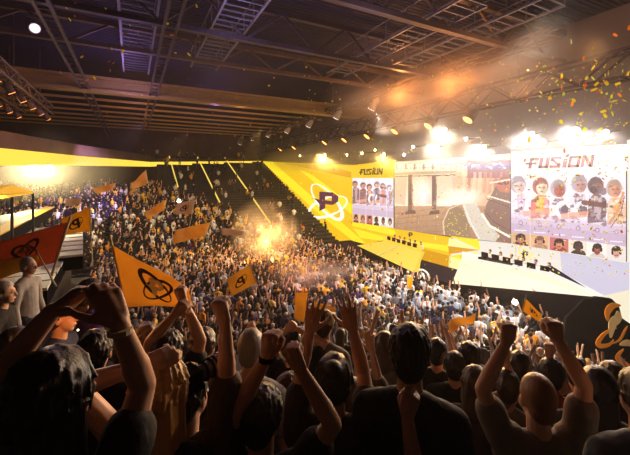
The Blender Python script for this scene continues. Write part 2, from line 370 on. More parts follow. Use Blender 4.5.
# upper gallery over the far concourse with its glowing edge
g = MB(); r0 = P(-70, 160, 16); pts = [P(-70, 139, 17), P(0, 148, 21), P(75, 155.5, 32), P(150, 162, 55), S(262, 161, 63.6)]
low = [P(-70, 168, 17), P(0, 165.5, 21), P(75, 165.5, 32), P(150, 166.6, 55), S(262, 163, 63.6)]
rib = MB()
for i in range(4):
    a, b, c_, d_ = pts[i], pts[i + 1], low[i + 1], low[i]; off = np.array([-.12, .25, 0])
    rib.prism([a, b, c_, d_], off)
rib_o = build('led_ribbon', rib, M['ribbon']); tag(rib_o, 'glowing yellow ribbon board along the edge of the far upper gallery', 'led ribbon')
gal = MB()
for i in range(4):
    a, b = pts[i] + UP * .05, pts[i + 1] + UP * .05; off = np.array([-.1, 6, .0])
    top = UP * (1.0 if i < 3 else .5)
    gal.prism([a + (-.15, .3, -.2), b + (-.15, .3, -.2), b + (-.15, 64.8 - b[1], -.2), a + (-.15, 64.8 - a[1] if False else 20, -.2)], UP * .3)
    gal.prism([a + UP * .0, b + UP * 0, b + top, a + top], (-.1, .2, 0))
struct('ceiling_gallery', gal, M['wallfar'])
# led strips beside the aisles of the dark stand
for k, (x, ya, yb) in enumerate([(5.6, 64.2, 51.5), (10.2, 64.2, 46.5), (15.0, 64.2, 40.5)]):
    o = build('led_strip', MB().bar((x, ya, endz(ya) + .35), (x, yb, endz(yb) + .35), .15, .14), M['ledyellow'])
    tag(o, ['short yellow light strip down the left aisle of the dark far stand', 'middle yellow light strip down an aisle of the dark far stand', 'longest yellow light strip of the dark far stand, nearest the logo wall'][k], 'light strip', 'aisle light strips')

# ---- stage wall: led fascia, screens
fasc = empty('yellow_led_fascia', W(345, 252)); tag(fasc, 'huge yellow display wall with slanted end left of the screens, showing the team emblem', 'display wall')
Yel = emis('saturated yellow led', (1, .60, .008), .95); Yel2 = emis('bright yellow led', (1, .74, .02), 1.15); Yel3 = emis('amber yellow led', (1, .46, .0), .75)
build('fascia_panel', wprism(MB(), [(262, 161.3), (300, 163), (353, 165), (394, 160), (394, 229), (453, 238), (448, 276), (420, 272), (345, 254)], 22.1, .25), Yel, fasc)
b = MB()
for q in ([(262, 161.3), (272, 161.8), (365, 243), (357, 244), (320, 215)], [(300, 170), (312, 175), (352, 205), (352, 215)], [(353, 214), (395, 231), (395, 236), (352, 226)], [(353, 228), (385, 237), (450, 246), (450, 252), (400, 243), (360, 238)]):
    wprism(b, q, 22.06, .03)
build('light_streak', b, Yel2, fasc)
for q in ([(285, 163.5), (330, 165.5), (351, 172), (351, 178)], [(300, 215), (312, 219), (345, 246), (340, 248)], [(420, 248), (451, 256), (448, 276), (424, 272)]): build('amber_streak', wprism(MB(), q, 22.05, .03), Yel3, fasc)

# emblem: tilted orbit ring pair and a winged letter P
Wh = emis('white emblem light', (1, .97, .82), 1.15); Pu = emis('dark purple lettering', (.10, .02, .09), .5, base=(.05, .01, .05)); Dk = mat('dark lettering', (.03, .02, .03), .6)
def orbit(mb, cx, cy, rx, ry, rot, w0, w1, plane, n=40, th=.04, gap=None):
    c, s_ = math.cos(rot), math.sin(rot); prev = None
    for i in range(n + 1):
        a = 2 * math.pi * i / n
        w = w0 + (w1 - w0) * (.5 + .5 * math.cos(a))
        def pt(q): x = (rx + q) * math.cos(a); y_ = (ry + q) * math.sin(a); return (cx + x * c - y_ * s_, cy + x * s_ + y_ * c)
        cur = (pt(-w / 2), pt(w / 2))
        if prev is not None and not (gap and gap[0] < i / n <= gap[1]):
            pp = [plane(*prev[0]), plane(*prev[1]), plane(*cur[1]), plane(*cur[0])]
            mb.prism(pp, plane.off)
        prev = cur
    return mb
class Plane:
    """maps a flat drawing (x right, y down) to 3D: origin, unit x, unit y, thickness vector"""
    def __init__(s, o, ex, ey, off): s.o, s.ex, s.ey, s.off = map(lambda q: np.asarray(q, float), (o, ex, ey, off))
    def __call__(s, x, y): return s.o + s.ex * x + s.ey * y
PSH = [(-.62, -1.0), (.55, -1.0), (1.0, -.62), (1.0, .02), (.58, .42), (-.12, .42), (-.12, .95), (-.62, 1.35), (-.62, .30), (-1.15, .02), (-.62, .0)]
PHOLE = [(-.12, -.55), (.42, -.55), (.55, -.42), (.55, -.12), (.42, .0), (-.12, .0)]
def letterP(mb, pl, cx, cy, s):
    parts = [[(-.62, -1), (-.1, -1), (-.1, .95), (-.62, 1.4)], [(-.1, -1), (.55, -1), (1, -.62), (1, -.52), (-.1, -.52)], [(.5, -.52), (1, -.52), (1, .02), (.5, .02)],
             [(-.1, 0), (1.0, 0), (.56, .44), (-.1, .44)], [(-1.25, -.12), (-.62, .0), (-.62, .55), (-.86, .18)]]
    for q in parts: mb.prism([pl(cx + x * s, cy + y * s) for x, y in q], pl.off)
    return mb
def emblem(parent, pl, cx, cy, s, ringm, lm, tilt=0., full=True):
    """pl takes drawing units; s = half height of the letter"""
    if full:
        rg = MB(); orbit(rg, cx + s * .0, cy + s * .25, s * 2.5, s * 1.15, tilt + .85, s * .10, s * .30, pl)
        orbit(rg, cx + s * .1, cy + s * .55, s * 2.35, s * 1.15, tilt - .5, s * .30, s * .08, pl)
        build('orbit_ring', rg, ringm, parent)
    l = MB(); letterP(l, Plane(pl.o - pl.off * 1.2, pl.ex, pl.ey, pl.off), cx, cy, s)
    build('letter_emblem', l, lm, parent)
Y0, Z0 = yz(324, 201)
big = Plane((22.02, Y0, Z0), (0, -1, 0), (0, 0, -1), (-.04, 0, 0))
sc_ = 42 / F  # metres per drawing unit on that wall
_a = yz(314, 201)[0] - yz(334, 201)[0]; sx = _a / 20; _b = yz(324, 191)[1] - yz(324, 211)[1]; sy = _b / 20
big = Plane((22.02, Y0, Z0), (0, -sx, 0), (0, 0, -sy), (-.05, 0, 0))
rg = MB(); orbit(rg, 331, 0, 0, 0, 0, 0, 0, big, n=1)
rg = MB(); orbit(rg, 1.5, -.5, 20.5, 8.6, .84, 1.0, 2.9, big); orbit(rg, 2, 6.0, 20.5, 8.2, -.50, 3.0, .9, big)
build('orbit_ring', rg, Wh, fasc)
l = MB(); letterP(l, Plane(big.o + (-.06, 0, 0), big.ex * 1.18, big.ey * .9, big.off), 2.2, -1, 9.2); build('letter_emblem', l, Pu, fasc)
# small emblem above the left desk
def wplane(px, py, X=22.0):
    y0, z0 = yz(px, py, X); a = (yz(px - 5, py, X)[0] - yz(px + 5, py, X)[0]) / 10; b_ = (yz(px, py - 5, X)[1] - yz(px, py + 5, X)[1]) / 10
    return Plane((X, y0, z0), (0, -a, 0), (0, 0, -b_), (-.04, 0, 0))
l = MB(); letterP(l, wplane(410.5, 234.5), 0, 0, 2.2); build('small_emblem', l, Dk, fasc)
# wordmark: six slanted cut letters
def wordmark(mb, pl, x, y, w, h, sl=.18):
    """x, y = left end of the base line; w = full width; h = height; letters F U S I O N"""
    L_ = {'F': [[(0, 0), (.3, 0), (.3, 1), (0, 1)], [(0, .74), (1, .74), (1, 1), (0, 1)], [(-.4, .38), (.8, .38), (.8, .58), (-.4, .58)]],
          'U': [[(0, 0), (.3, 0), (.3, 1), (0, 1)], [(.7, 0), (1, 0), (1, 1), (.7, 1)], [(0, 0), (1, 0), (1, .22), (0, .22)]],
          'S': [[(0, .78), (1, .78), (1, 1), (0, 1)], [(0, .78), (.25, .78), (1, .22), (.75, .22)], [(0, 0), (1, 0), (1, .22), (0, .22)], [(0, .6), (.25, .6), (.25, .8), (0, .8)], [(.75, .2), (1, .2), (1, .4), (.75, .4)]],
          'I': [[(.1, 0), (.42, 0), (.42, .78), (.1, .78)], [(.12, .9), (.44, .9), (.6, 1.2), (.3, 1.15)]],
          'O': [[(0, 0), (.22, 0), (.22, 1), (0, 1)], [(.78, 0), (1, 0), (1, 1), (.78, 1)], [(0, 0), (1, 0), (1, .2), (0, .2)], [(0, .8), (1, .8), (1, 1), (0, 1)]],
          'N': [[(0, 0), (.22, 0), (.22, 1), (0, 1)], [(.78, 0), (1, 0), (1, 1), (.78, 1)], [(0, 1), (.28, 1), (1, 0), (.72, 0)]]}
    cx = x; adv = {'F': 1.12, 'U': 1.18, 'S': 1.18, 'I': .62, 'O': 1.18, 'N': 1.0}; tot = sum(adv.values()); u = w / tot
    for ch in 'FUSION':
        for q in L_[ch]:
            mb.prism([pl(cx + (a * u + (b - .5) * sl * h), y - b * h) for a, b in q], pl.off)
        cx += adv[ch] * u
    return mb
scr = attr_mat('lit screen picture', emission=1.15)
# right screen
rs = empty('team_screen', (22, yz(568, 250)[0], yz(568, 250)[1])); tag(rs, 'big right-hand team screen with a white header and six large player portraits', 'screen')
Wp = emis('white screen light', (1, .94, .88), 1.0)
build('header_panel', wprism(MB(), [(511, 151.5), (626, 144), (626, 171), (511, 176)], 21.98, .3), Wp, rs)
zt, zb = yz(511, 176)[1], yz(511, 243.5)[1]
screen('picture', rs, 21.97, [yz(511, 176, 21.97), yz(626, 171, 21.97), yz(626, 262, 21.97), yz(511, 243.5, 21.97)], cr, 230, 180, scr)
build('housing', wprism(MB(), [(511, 151.5), (626, 144), (626, 262), (511, 243.5)], 22.02, .3), M['black'], rs)
pl = wplane(530, 168, 21.95); wm = wordmark(MB(), pl, 0, 0, 63, 10.5)
# follow the wall: the same drawing unit is narrower further on, so the wordmark is laid out in wall metres
ya, yb = yz(530, 168)[0], yz(594, 166)[0]; zz0 = yz(530, 168.5)[1]; hh = yz(560, 156.5)[1] - yz(560, 167.5)[1]
wpl = Plane((21.95, ya, zz0), (0, -1, 0), (0, 0, -1), (-.05, 0, 0))
build('wordmark', wordmark(MB(), wpl, 0, 0, ya - yb, hh), mat('plum brown lettering', (.13, .05, .06), .5), rs)
# left screen
ls = empty('team_screen', (22, yz(375, 210)[0], yz(375, 210)[1])); tag(ls, 'narrow left-hand team screen of portraits under a dark wordmark on the yellow wall', 'screen')
screen('picture', ls, 21.97, [yz(352.5, 178, 21.97), yz(393.5, 178, 21.97), yz(393.5, 228, 21.97), yz(352.5, 222, 21.97)], cl, 120, 140, scr)
build('housing', wprism(MB(), [(352.5, 178), (393.5, 178), (393.5, 228), (352.5, 222)], 22.0, .3), M['black'], ls)
ya, yb = yz(361, 175)[0], yz(383, 175)[0]; hh = yz(370, 168.5)[1] - yz(370, 174.5)[1]
build('wordmark', wordmark(MB(), Plane((21.95, ya, yz(361, 175)[1]), (0, -1, 0), (0, 0, -1), (-.05, 0, 0)), 0, 0, ya - yb, hh), Dk, ls)
# middle screen
ms = empty('main_screen', (22, yz(452, 235)[0], yz(452, 235)[1])); tag(ms, 'wide main screen showing a columned hall and a curving track of the match', 'screen')
screen('picture', ms, 21.97, [yz(394.5, 162, 21.97), yz(510.5, 153.5, 21.97), yz(510.5, 243.5, 21.97), yz(394.5, 229, 21.97)], cm, 236, 170, scr)
build('housing', wprism(MB(), [(394.5, 162), (510.5, 153.5), (510.5, 243.5), (394.5, 229)], 22.0, .3), M['black'], ms)
# white wall right of and below the screens
wf = empty('white_glow_fascia', W(560, 300)); tag(wf, 'white wall under and beside the right-hand screen with a small dark emblem', 'display wall')
Wl = emis('white with added glow', (1, .93, .84), .90); Wl2 = emis('lavender white with added glow', (.86, .80, .98), .80); Wl3 = emis('cream with added glow', (1, .90, .66), .95)  # lamp light on the white wall, with its tints, put into emission colours
build('fascia_panel', wprism(MB(), [(452, 238), (511, 244), (626, 262), (627, 140), (740, 118), (740, 480), (627, 357), (600, 336), (448, 290)], 22.12, .25), Wl, wf)
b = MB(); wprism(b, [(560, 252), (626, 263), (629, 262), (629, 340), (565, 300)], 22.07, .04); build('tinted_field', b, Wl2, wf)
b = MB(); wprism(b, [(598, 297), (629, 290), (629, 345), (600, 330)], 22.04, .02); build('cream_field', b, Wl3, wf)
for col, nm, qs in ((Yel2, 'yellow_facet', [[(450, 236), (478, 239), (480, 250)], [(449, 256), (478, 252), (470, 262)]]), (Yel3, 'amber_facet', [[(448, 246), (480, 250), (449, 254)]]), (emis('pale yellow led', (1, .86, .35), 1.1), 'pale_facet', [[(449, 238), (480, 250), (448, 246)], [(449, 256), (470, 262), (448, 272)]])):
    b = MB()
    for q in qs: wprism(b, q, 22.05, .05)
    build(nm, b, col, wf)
pl = wplane(525, 254); eo = MB(); letterP(eo, pl, 0, 0, 3.4); build('letter_emblem', eo, Dk, wf)
rg = MB(); orbit(rg, 0, .5, 8, 3.6, .85, 1.2, .5, pl); orbit(rg, 0, 1, 8, 3.6, -.5, .5, 1.2, pl); build('orbit_ring', rg, emis('gold ring light', (1, .78, .18), 1.1), wf)

# ---- stages with players
def stage(label, pA, pB, pC, pD, m, mtop, seam, dirn):
    """pA-pB the back top edge, pD-pC the front edge; skirt to the floor"""
    root = empty('stage_platform', (*(0.5 * (pC + pD))[:2], 0)); tag(root, label, 'stage', 'player stages')
    build('sloped_face', MB().prism([pA, pB, pC, pD], (.3, 0, -.04)), m, root)
    back = [np.array([*W(*proj(p)[:2], 21.9)[:2], p[2]]) for p in (pA, pB)]
    build('deck', MB().prism([pA, pB, back[1], back[0]], (0, 0, -.3)), mtop, root)
    d1, d2 = pD + (.35, 0, -.06), pC + (.35, 0, -.06)
    sk = MB(); base = [np.array([p[0], p[1], 0]) for p in (d1, d2)]
    sk.add([d1, d2, base[1], base[0], (21.9, back[0][1], d1[2]), (21.9, back[1][1], d2[2]), (21.9, back[1][1], 0), (21.9, back[0][1], 0)],
           [(0,1,2,3), (4,7,6,5), (0,4,5,1), (1,5,6,2), (0,3,7,4), (3,2,6,7)])
    build('skirt', sk, M['skirt'], root)
    build('end_facet', MB().prism([pB, back[1], pC + (.6, 0, -.02), pC], (.02, .06, -.05)), mtop, root)
    b = MB()
    for t in seam:
        a_, c_ = pA + (pB - pA) * t, pD + (pC - pD) * t; b.bar(a_ + (-.03, 0, .01), c_ + (-.03, 0, .01), .09, .03)
    build('seam', b, mat('seam grey', (.3, .26, .2)), root)
    return root
stage('yellow wedge-shaped player stage below the left end of the main screen', W(383, 241, 20.0), W(422, 252, 20.0), W(413, 272, 17.6), W(357, 245.5, 17.9), emis('yellow stage face light', (1, .66, .02), .85), Yel, (.45,), 1)
stage('long white wedge-shaped player stage below the right-hand screen', W(462, 258, 20.0), W(552, 276, 20.0), W(597, 297, 17.6), W(452, 283.5, 17.6), emis('white stage face light', (1, .87, .58), 1.05), Wl, (.27, .66), 1)
# black stage skirt running along the whole wall between and beyond the stages
b = MB(); b.box((18.6, 10.5, 0), (22.05, 33.5, 1.15)); struct('trim_1', b, M['skirt'])
# round emblem on the skirt
pl = wplane(423, 276, 18.3); eb_ = empty('round_emblem', pl.o); tag(eb_, 'round white emblem with open ring on the black stage skirt', 'emblem')
rg = MB(); orbit(rg, 0, 0, 6.2, 6.2, 0, 1.6, 1.6, pl, n=36, gap=(.06, .18)); build('broken_ring', rg, Wh, eb_)
rg = MB(); orbit(rg, 0, 0, 6.2, 6.2, 0, 1.6, 1.6, pl, n=36, gap=(.19, 1.0)); build('ring_accent', rg, Yel3, eb_)
rg = MB()
for q in ([(-.6, -3.4), (-4, 3.6), (-2.2, 4.6), (0, -.5)], [(.6, -3.4), (4, 3.6), (2.2, 4.6), (0, -.5)]): rg.prism([pl(*p) for p in q], pl.off)
build('inner_mark', rg, Wh, eb_)
# dark banner with flowing orange ribbons, right
bn = empty('side_banner', P(600, 372, 12.5)); tag(bn, 'black banner with flowing orange and cream ribbon shapes beside the white wall', 'banner')
def BP(x, y, t=12.5):  # lies on a plane facing up the seating
    return P(x, y, t + (x - 600) * -.006)
def flat(pts, t, off): return MB().prism([BP(x, y, t) for x, y in pts], off)
build('cloth', flat([(566, 318), (584, 300), (597, 297), (612, 299), (619, 306), (622, 318), (632, 325), (645, 340), (645, 385), (560, 385), (563, 350)], 12.5, FW * .12), M['black'], bn)
def swoosh(pts, w): 
    mb = MB(); n = len(pts); P_ = [np.array(p, float) for p in pts]
    def cr_(t):
        i = min(int(t), n - 2); f = t - i; p0 = P_[max(i - 1, 0)]; p1 = P_[i]; p2 = P_[i + 1]; p3 = P_[min(i + 2, n - 1)]
        return .5 * ((2 * p1) + (-p0 + p2) * f + (2 * p0 - 5 * p1 + 4 * p2 - p3) * f * f + (-p0 + 3 * p1 - 3 * p2 + p3) * f ** 3)
    K = 8 * (n - 1); prev = None
    for k in range(K + 1):
        t = k / 8; p = cr_(t); q = cr_(min(t + .05, n - 1.0)) - cr_(max(t - .05, 0)); q /= np.hypot(*q) + 1e-9; nn = np.array([-q[1], q[0]]); ww = w * math.sin(math.pi * (k + .6) / (K + 1.2)) / 2 + .15
        cur = (p - nn * ww, p + nn * ww)
        if prev is not None: mb.prism([BP(*prev[0], 12.44), BP(*prev[1], 12.44), BP(*cur[1], 12.44), BP(*cur[0], 12.44)], FW * .03)
        prev = cur
    return mb
Or_ = mat('orange ribbon print', (1, .36, .03), .6); Cm_ = mat('cream print', (1, .74, .36), .6)
for q, w, m in (([(608, 321), (608, 312), (613, 306), (621, 305.5)], 6.5, Or_), ([(617, 328), (606, 333), (599, 341), (600, 346), (609, 345), (614, 340)], 4.5, Or_),
                ([(612, 344), (620, 340), (625, 331), (628, 326)], 2, Or_), ([(618, 311), (618, 318), (613, 324), (611, 338)], 9, Cm_), ([(624, 349), (618, 358), (628, 366), (634, 372)], 5, Or_), ([(620, 345), (628, 343), (636, 346)], 6, Cm_)):
    build('ribbon_shape', swoosh(q, w), m, bn)

# ================================================================= roof steel
def roof_truss(y, x0, x1, ztop, h, bay, label, m, w=.28):
    root = empty('roof_truss', (x0, y, ztop)); tag(root, label, 'roof truss', 'roof trusses across the hall')
    build('top_chord', MB().box((x0, y - w / 2, ztop - w), (x1, y + w / 2, ztop)), m, root)
    build('bottom_chord', MB().box((x0, y - w / 2, ztop - h), (x1, y + w / 2, ztop - h + w * .8)), m, root)
    b = MB(); x = x0; up = False
    while x < x1 - .2:
        xn = min(x + bay, x1); b.bar((x, y, ztop - w / 2 if not up else ztop - h + w / 2), (xn, y, ztop - h + w / 2 if not up else ztop - w / 2), .12); up = not up; x = xn
    build('web_braces', b, m, root)
EYC = EYE
roof_truss(6.0, -6, 22.2, EYC + 8.6, 1.9, 1.9, 'nearest steel roof truss, high at the top right corner', M['steel'])
roof_truss(11.3, -12, 22.2, EYC + 8.6, 1.9, 1.9, 'second steel roof truss from the camera, crossing the upper right', M['steel2'])
roof_truss(16.6, -16, 22.2, EYC + 8.6, 1.9, 1.9, 'third steel roof truss, meeting the lighting trusses at the right', M['steel'])
roof_truss(22.2, -20, 22.2, EYC + 8.7, 1.5, 1.9, 'long thin roof truss just in front of the deep beam', M['steel2'])
b = MB(); b.box((-24, 29.6, EYC + 6.35), (22.2, 30.4, EYC + 6.6)); b.box((-24, 29.9, EYC + 6.6), (22.2, 30.1, EYC + 7.3)); b.box((-24, 29.6, EYC + 7.3), (22.2, 30.4, EYC + 7.5)); b.box((-24, 29.95, EYC + 7.5), (22.2, 30.05, EYC + 7.55))
tag(build('roof_girder', b, mat('yellow ochre painted steel', (.30, .20, .06), .5, var=.1)), 'deep yellow-brown steel girder spanning the upper left of the hall', 'girder')
PURL = mat('ochre roof beam paint', (.5, .33, .10), .6)
for k in range(9):
    yy_ = 34 + k * 3.4; zz_ = EYC + 8.1
    tag(build('roof_purlin', MB().box((-30, yy_ - .1, zz_ - .2), (22.3, yy_ + .12, zz_)), PURL), 'thin steel beam crossing under the dark roof, %s beyond the deep yellow girder' % ORD[k], 'roof beam', 'thin roof beams beyond the girder')
# long rails under the roof, running up the hall (fixed to the steel)
for k, x in enumerate((-3.2, 1.2)):
    b = MB(); b.bar((x, 12, EYC + 6.5), (x, 62, EYC + 6.5), .12); b.bar((x + .5, 12, EYC + 6.5), (x + .5, 62, EYC + 6.5), .12)
    for j in range(50): b.bar((x, 12.5 + j, EYC + 6.5), (x + .5, 12.5 + j, EYC + 6.5), .06)
    tag(build('cable_tray', b, M['steel']), ['dark cable tray running up the hall under the roof, left one', 'dark cable tray running up the hall under the roof, right one'][k], 'cable tray')
def catwalk(x0, x1, y0, y1, z, label):
    root = empty('catwalk', (x0, y0, z)); tag(root, label, 'catwalk')
    b = MB(); b.bar((x0, y0, z), (x0, y1, z), .1); b.bar((x1, y0, z), (x1, y1, z), .1); b.bar((x0, y0, z + 1), (x0, y1, z + 1), .05); b.bar((x1, y0, z + 1), (x1, y1, z + 1), .05)
    for j in range(int((y1 - y0) / 1.6) + 1):
        for xx in (x0, x1): b.bar((xx, y0 + j * 1.6, z), (xx, y0 + j * 1.6, z + 1), .05)
    build('side_rail', b, M['alum'], root)
    b = MB(); y = y0
    while y < y1: b.bar((x0, y, z), (x1, y, z), .06); y += .55
    build('grating', b, M['alum'], root)

catwalk(11.6, 13.0, 9.5, 20.5, EYC + 7.2, 'pale metal catwalk hung under the roof at the upper centre')
catwalk(14.4, 15.8, 8, 17.5, EYC + 7.2, 'pale metal catwalk nearest the stage at the top right of centre')
catwalk(3.4, 5.0, 12.5, 24, EYC + 7.4, 'pale metal catwalk over the crowd left of centre')
catwalk(-.5, 1.0, 15, 27, EYC + 7.4, 'leftmost pale metal catwalk under the roof')
# box trusses carrying the lamps, running along the stage wall
def box_truss(x, y0, y1, z, w, h, bay, label, m, tube=.09):
    root = empty('lighting_truss', (x, y0, z)); tag(root, label, 'lighting truss')
    for dx in (-w / 2, w / 2):
        for dz in (0, h): build('chord', MB().bar((x + dx, y0, z + dz), (x + dx, y1, z + dz), tube), m, root)
    b = MB(); y = y0; s = 0
    while y < y1 - .1:
        yn = min(y + bay, y1)
        for dx in (-w / 2, w / 2): b.bar((x + dx, y, z + (h if s else 0)), (x + dx, yn, z + (0 if s else h)), tube * .7)
        b.bar((x - w / 2, y, z), (x + w / 2, y, z), tube * .6); b.bar((x - w / 2, y, z + h), (x + w / 2, yn, z + h), tube * .6)
        y = yn; s = 1 - s
    build('lattice', b, m, root)
    for k in range(4):
        yy = y0 + (y1 - y0) * (k + .5) / 4; build('hanger', MB().bar((x, yy, z + h), (x, yy, CEIL), .04), m, root)
box_truss(17.0, 9, 62, EYC + 6.4, .5, .5, 1.2, 'upper lighting truss with the row of pale can spotlights', M['steel2'])
box_truss(20.2, 6, 60, EYC + 4.7, .9, 1.25, 1.7, 'large dark lattice truss running above the screens', M['steel'], .13)
box_truss(-5.6, 9, 33, EYC + 5.0, .5, .6, 1.1, 'rust-lit lighting truss at the far left, right-hand one of the pair', M['steel2'])
box_truss(-7.3, 11, 33, EYC + 5.0, .5, .6, 1.1, 'rust-lit lighting truss at the far left, left-hand one of the pair', M['steel2'])
box_truss(-14, 24, 40, EYC + 4.4, .5, .6, 1.1, 'short amber-lit lighting truss above the glowing ribbon at the far left', M['steel2'])
# lamps
def can_lamp(p, aim, s, body, lensm, label, group, cat='spotlight'):
    root = empty('spotlight', p); tag(root, label, cat, group); p = np.asarray(p, float); d = nrm(np.asarray(aim) - p)
    up = np.array([0, 0, 1.]); sd = nrm(np.cross(d, up))
    c = MB().cone(p - d * .45 * s, p - d * .2 * s, .14 * s, .24 * s, 14, 0); c.cone(p - d * .2 * s, p + d * .38 * s, .24 * s, .27 * s, 14, 0); c.cone(p - d * .55 * s, p - d * .44 * s, .07 * s, .1 * s, 8, 0)
    build('housing', c, body, root)
    y = MB(); y.bar(p + sd * .31 * s, p + sd * .31 * s + up * .5 * s, .05 * s); y.bar(p - sd * .31 * s, p - sd * .31 * s + up * .5 * s, .05 * s); y.bar(p - sd * .33 * s + up * .5 * s, p + sd * .33 * s + up * .5 * s, .05 * s); y.bar(p + up * .5 * s, p + up * .8 * s, .06 * s)
    build('yoke', y, M['darklamp'], root)
    build('lens', MB().cone(p + d * .36 * s, p + d * .40 * s, .235 * s, .235 * s, 14, 0), lensm, root)
for k, (x, y) in enumerate([(220, 146.5), (229, 143.5), (241, 140), (253, 136.5), (269, 132.5), (288, 128), (310, 121.5), (338, 112.5), (374, 102.5)]):
    p = W(x, y, 17.0); p[2] -= .1
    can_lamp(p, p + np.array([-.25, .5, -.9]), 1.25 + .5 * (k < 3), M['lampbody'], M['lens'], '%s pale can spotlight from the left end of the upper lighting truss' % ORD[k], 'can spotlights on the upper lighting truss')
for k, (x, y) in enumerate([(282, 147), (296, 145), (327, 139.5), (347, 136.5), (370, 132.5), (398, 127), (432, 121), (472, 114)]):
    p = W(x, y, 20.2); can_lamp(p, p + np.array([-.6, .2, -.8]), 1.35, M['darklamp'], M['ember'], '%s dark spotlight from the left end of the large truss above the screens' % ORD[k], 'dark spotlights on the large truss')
FL = [(300, 156, 1), (325, 155, 2), (347, 155, 1), (362, 153.5, 1), (375, 150, 1), (384, 154.5, 2.2), (404, 155, 1), (413, 147, 1), (437, 147, 2), (445, 130, 1.6), (466, 139, 1), (484, 147, 2.3), (513, 146, 1), (532, 134, 1.7), (544, 142, 1), (576, 130, 2), (580, 139, 1), (606, 132, 1.5)]
for k, (x, y, s) in enumerate(FL):
    p = W(x, y, 20.9); root = empty('floodlight', p); tag(root, '%s shining floodlight from the left in the row above the screens' % ORD[k], 'floodlight', 'floodlights above the screens')
    sz = .06 + .035 * s
    build('lens', MB().ell(p, (sz * .5, sz, sz), None, 12, 8), M['lensw'] if x > 400 else M['lensy'], root, smooth=True)
    build('housing', MB().cone(p + (.02, 0, 0), p + (.3, 0, .02), sz * 1.3, sz * .8, 12, 0), M['darklamp'], root)
    build('bracket', MB().bar(p + (.25, 0, 0), (22.35, p[1], p[2] + .2), .06), M['steel'], root)
for tr, (x, y0, y1, z) in enumerate([(-5.6, 12, 32, 5.0), (-7.3, 13, 32, 5.0)]):
    for k in range(10):
        p = np.array([x, y0 + (y1 - y0) * k / 9, EYC + z - .3]); 
        can_lamp(p, p + np.array([.4, .3, -.8]), .7, M['darklamp'], M['ember'], '%s small orange lamp from the near end of the %s far-left truss' % (ORD[k], ['right', 'left'][tr]), 'small orange lamps on the far-left trusses')
# big lamp dazzling at the far left concourse
p = P(40, 167, 30); root = empty('floodlight', p); tag(root, 'dazzling white-yellow floodlight above the far left concourse', 'floodlight')
build('lens', MB().ell(p, (.9, .3, .42), None, 14, 8), M['lensw'], root, smooth=True); build('housing', MB().box(p + (-1.0, .15, -.5), p + (1.0, .6, .5)), M['darklamp'], root); build('bracket', MB().bar(p + (0, .4, .4), p + (0, .4, 1.9), .1), M['steel'], root)
p = P(97, 24.5, 15); 
p = P(33, 27, 15); can_lamp(p, CAM + np.array([2, 6, 0]), .8, M['lampbody'], emis('pinkish lamp glass', (1, .8, .9), 1.5), 'bright white spotlight high at the upper left corner', None)
build('drop_pipe', MB().bar(p + UP * .7, (p[0], p[1], CEIL), .05), M['steel'], bpy.data.objects[-1] if False else None) if False else None
# ================================================================= seating bank under the camera
DV = nrm([.88, .47, 0]); QV = np.array([-DV[1], DV[0], 0])
TR = .38; STEP = .8
def deckz(p):
    s = p[0] * DV[0] + p[1] * DV[1]; k = math.floor(s / STEP); return max(0., EYE - 2.27 - TR * STEP * (k + .5))
b = MB(); k = -9
while True:
    z = EYE - 2.27 - TR * STEP * (k + .5)
    if z <= .05: break
    s0, s1 = k * STEP, (k + 1) * STEP
    q0, q1 = -26, 7.0
    # keep clear of the stage wall
    def pt(s, q): return DV * s + QV * q
    q0 = max(q0, -26)
    a = [pt(s0, q0), pt(s1, q0), pt(s1, q1), pt(s0, q1)]
    for i in (0, 1):
        if a[i][0] > 17.2: a[i] = pt((s0, s1)[i], ((s0, s1)[i] * DV[0] - 17.2) / DV[1])
    zb = 0.0
    b.prism([p + UP * zb for p in a], UP * z)
    k += 1
struct('floor_stand', b, M['concrete'])
# ---- press platform on the left with desks
lp = MB(); lp.box((-22, 8.2, 0), (-4.2, 33, EYE - 3.6)); struct('floor_platform', lp, M['concrete'])
PZ = EYE - 3.6
deskw = mat('white desk top', (.75, .72, .66), .5); desky = mat('yellow desk top', (.9, .62, .08), .5)
def Zp(x, y, dz): return Z(x, y, EYE - dz)
def desk(px0, px1, py0, py1, dz, m, label, wd=1.0):
    a, b_ = Zp(px0, py0, dz), Zp(px1, py1, dz); root = empty('press_desk', (a[0], a[1], PZ)); tag(root, label, 'desk', 'long desks on the left platform')
    d = nrm(b_ - a); n = np.array([d[1], -d[0], 0]) * wd
    build('desk_top', MB().prism([a, b_, b_ - n, a - n], (0, 0, -.08)), m, root)
    build('modesty_panel', MB().prism([a + (0, 0, -.08), b_ + (0, 0, -.08), np.array([b_[0], b_[1], PZ + .0]), np.array([a[0], a[1], PZ + .0])], -n * .05), M['black'], root)
    for t in (.03, .5, .97):
        c = a + (b_ - a) * t - n * .9; build('leg', MB().bar(c + (0, 0, -.08), (c[0], c[1], PZ), .07), M['steel'], root)
desk(-12, 60, 240, 204, 2.75, desky, 'long yellow-topped desk furthest right on the left platform', .9)
desk(-25, 44, 233, 209, 2.72, deskw, 'long white desk in the middle of the left platform', 1.2)
desk(-30, 26, 222, 213, 2.75, deskw, 'white desk behind the middle desk on the left platform', .8)
# yellow canopy beside the platform
cn = empty('canopy', P(0, 200, 15)); tag(cn, 'low yellow canopy on posts at the left edge', 'canopy')
a = [P(-20, 186, 13), P(12, 184.5, 15), P(33, 191.5, 17), P(-2, 196.5, 12.5), P(-20, 197, 12)]
build('roof', MB().prism(a, (0, 0, -.1)), mat('yellow canopy cloth', (.95, .66, .05), .7), cn)
for q in (a[1], a[2], a[3], a[4]): build('post', MB().bar(q + (0, 0, -.1), (q[0], q[1], PZ), .09), M['steel'], cn)
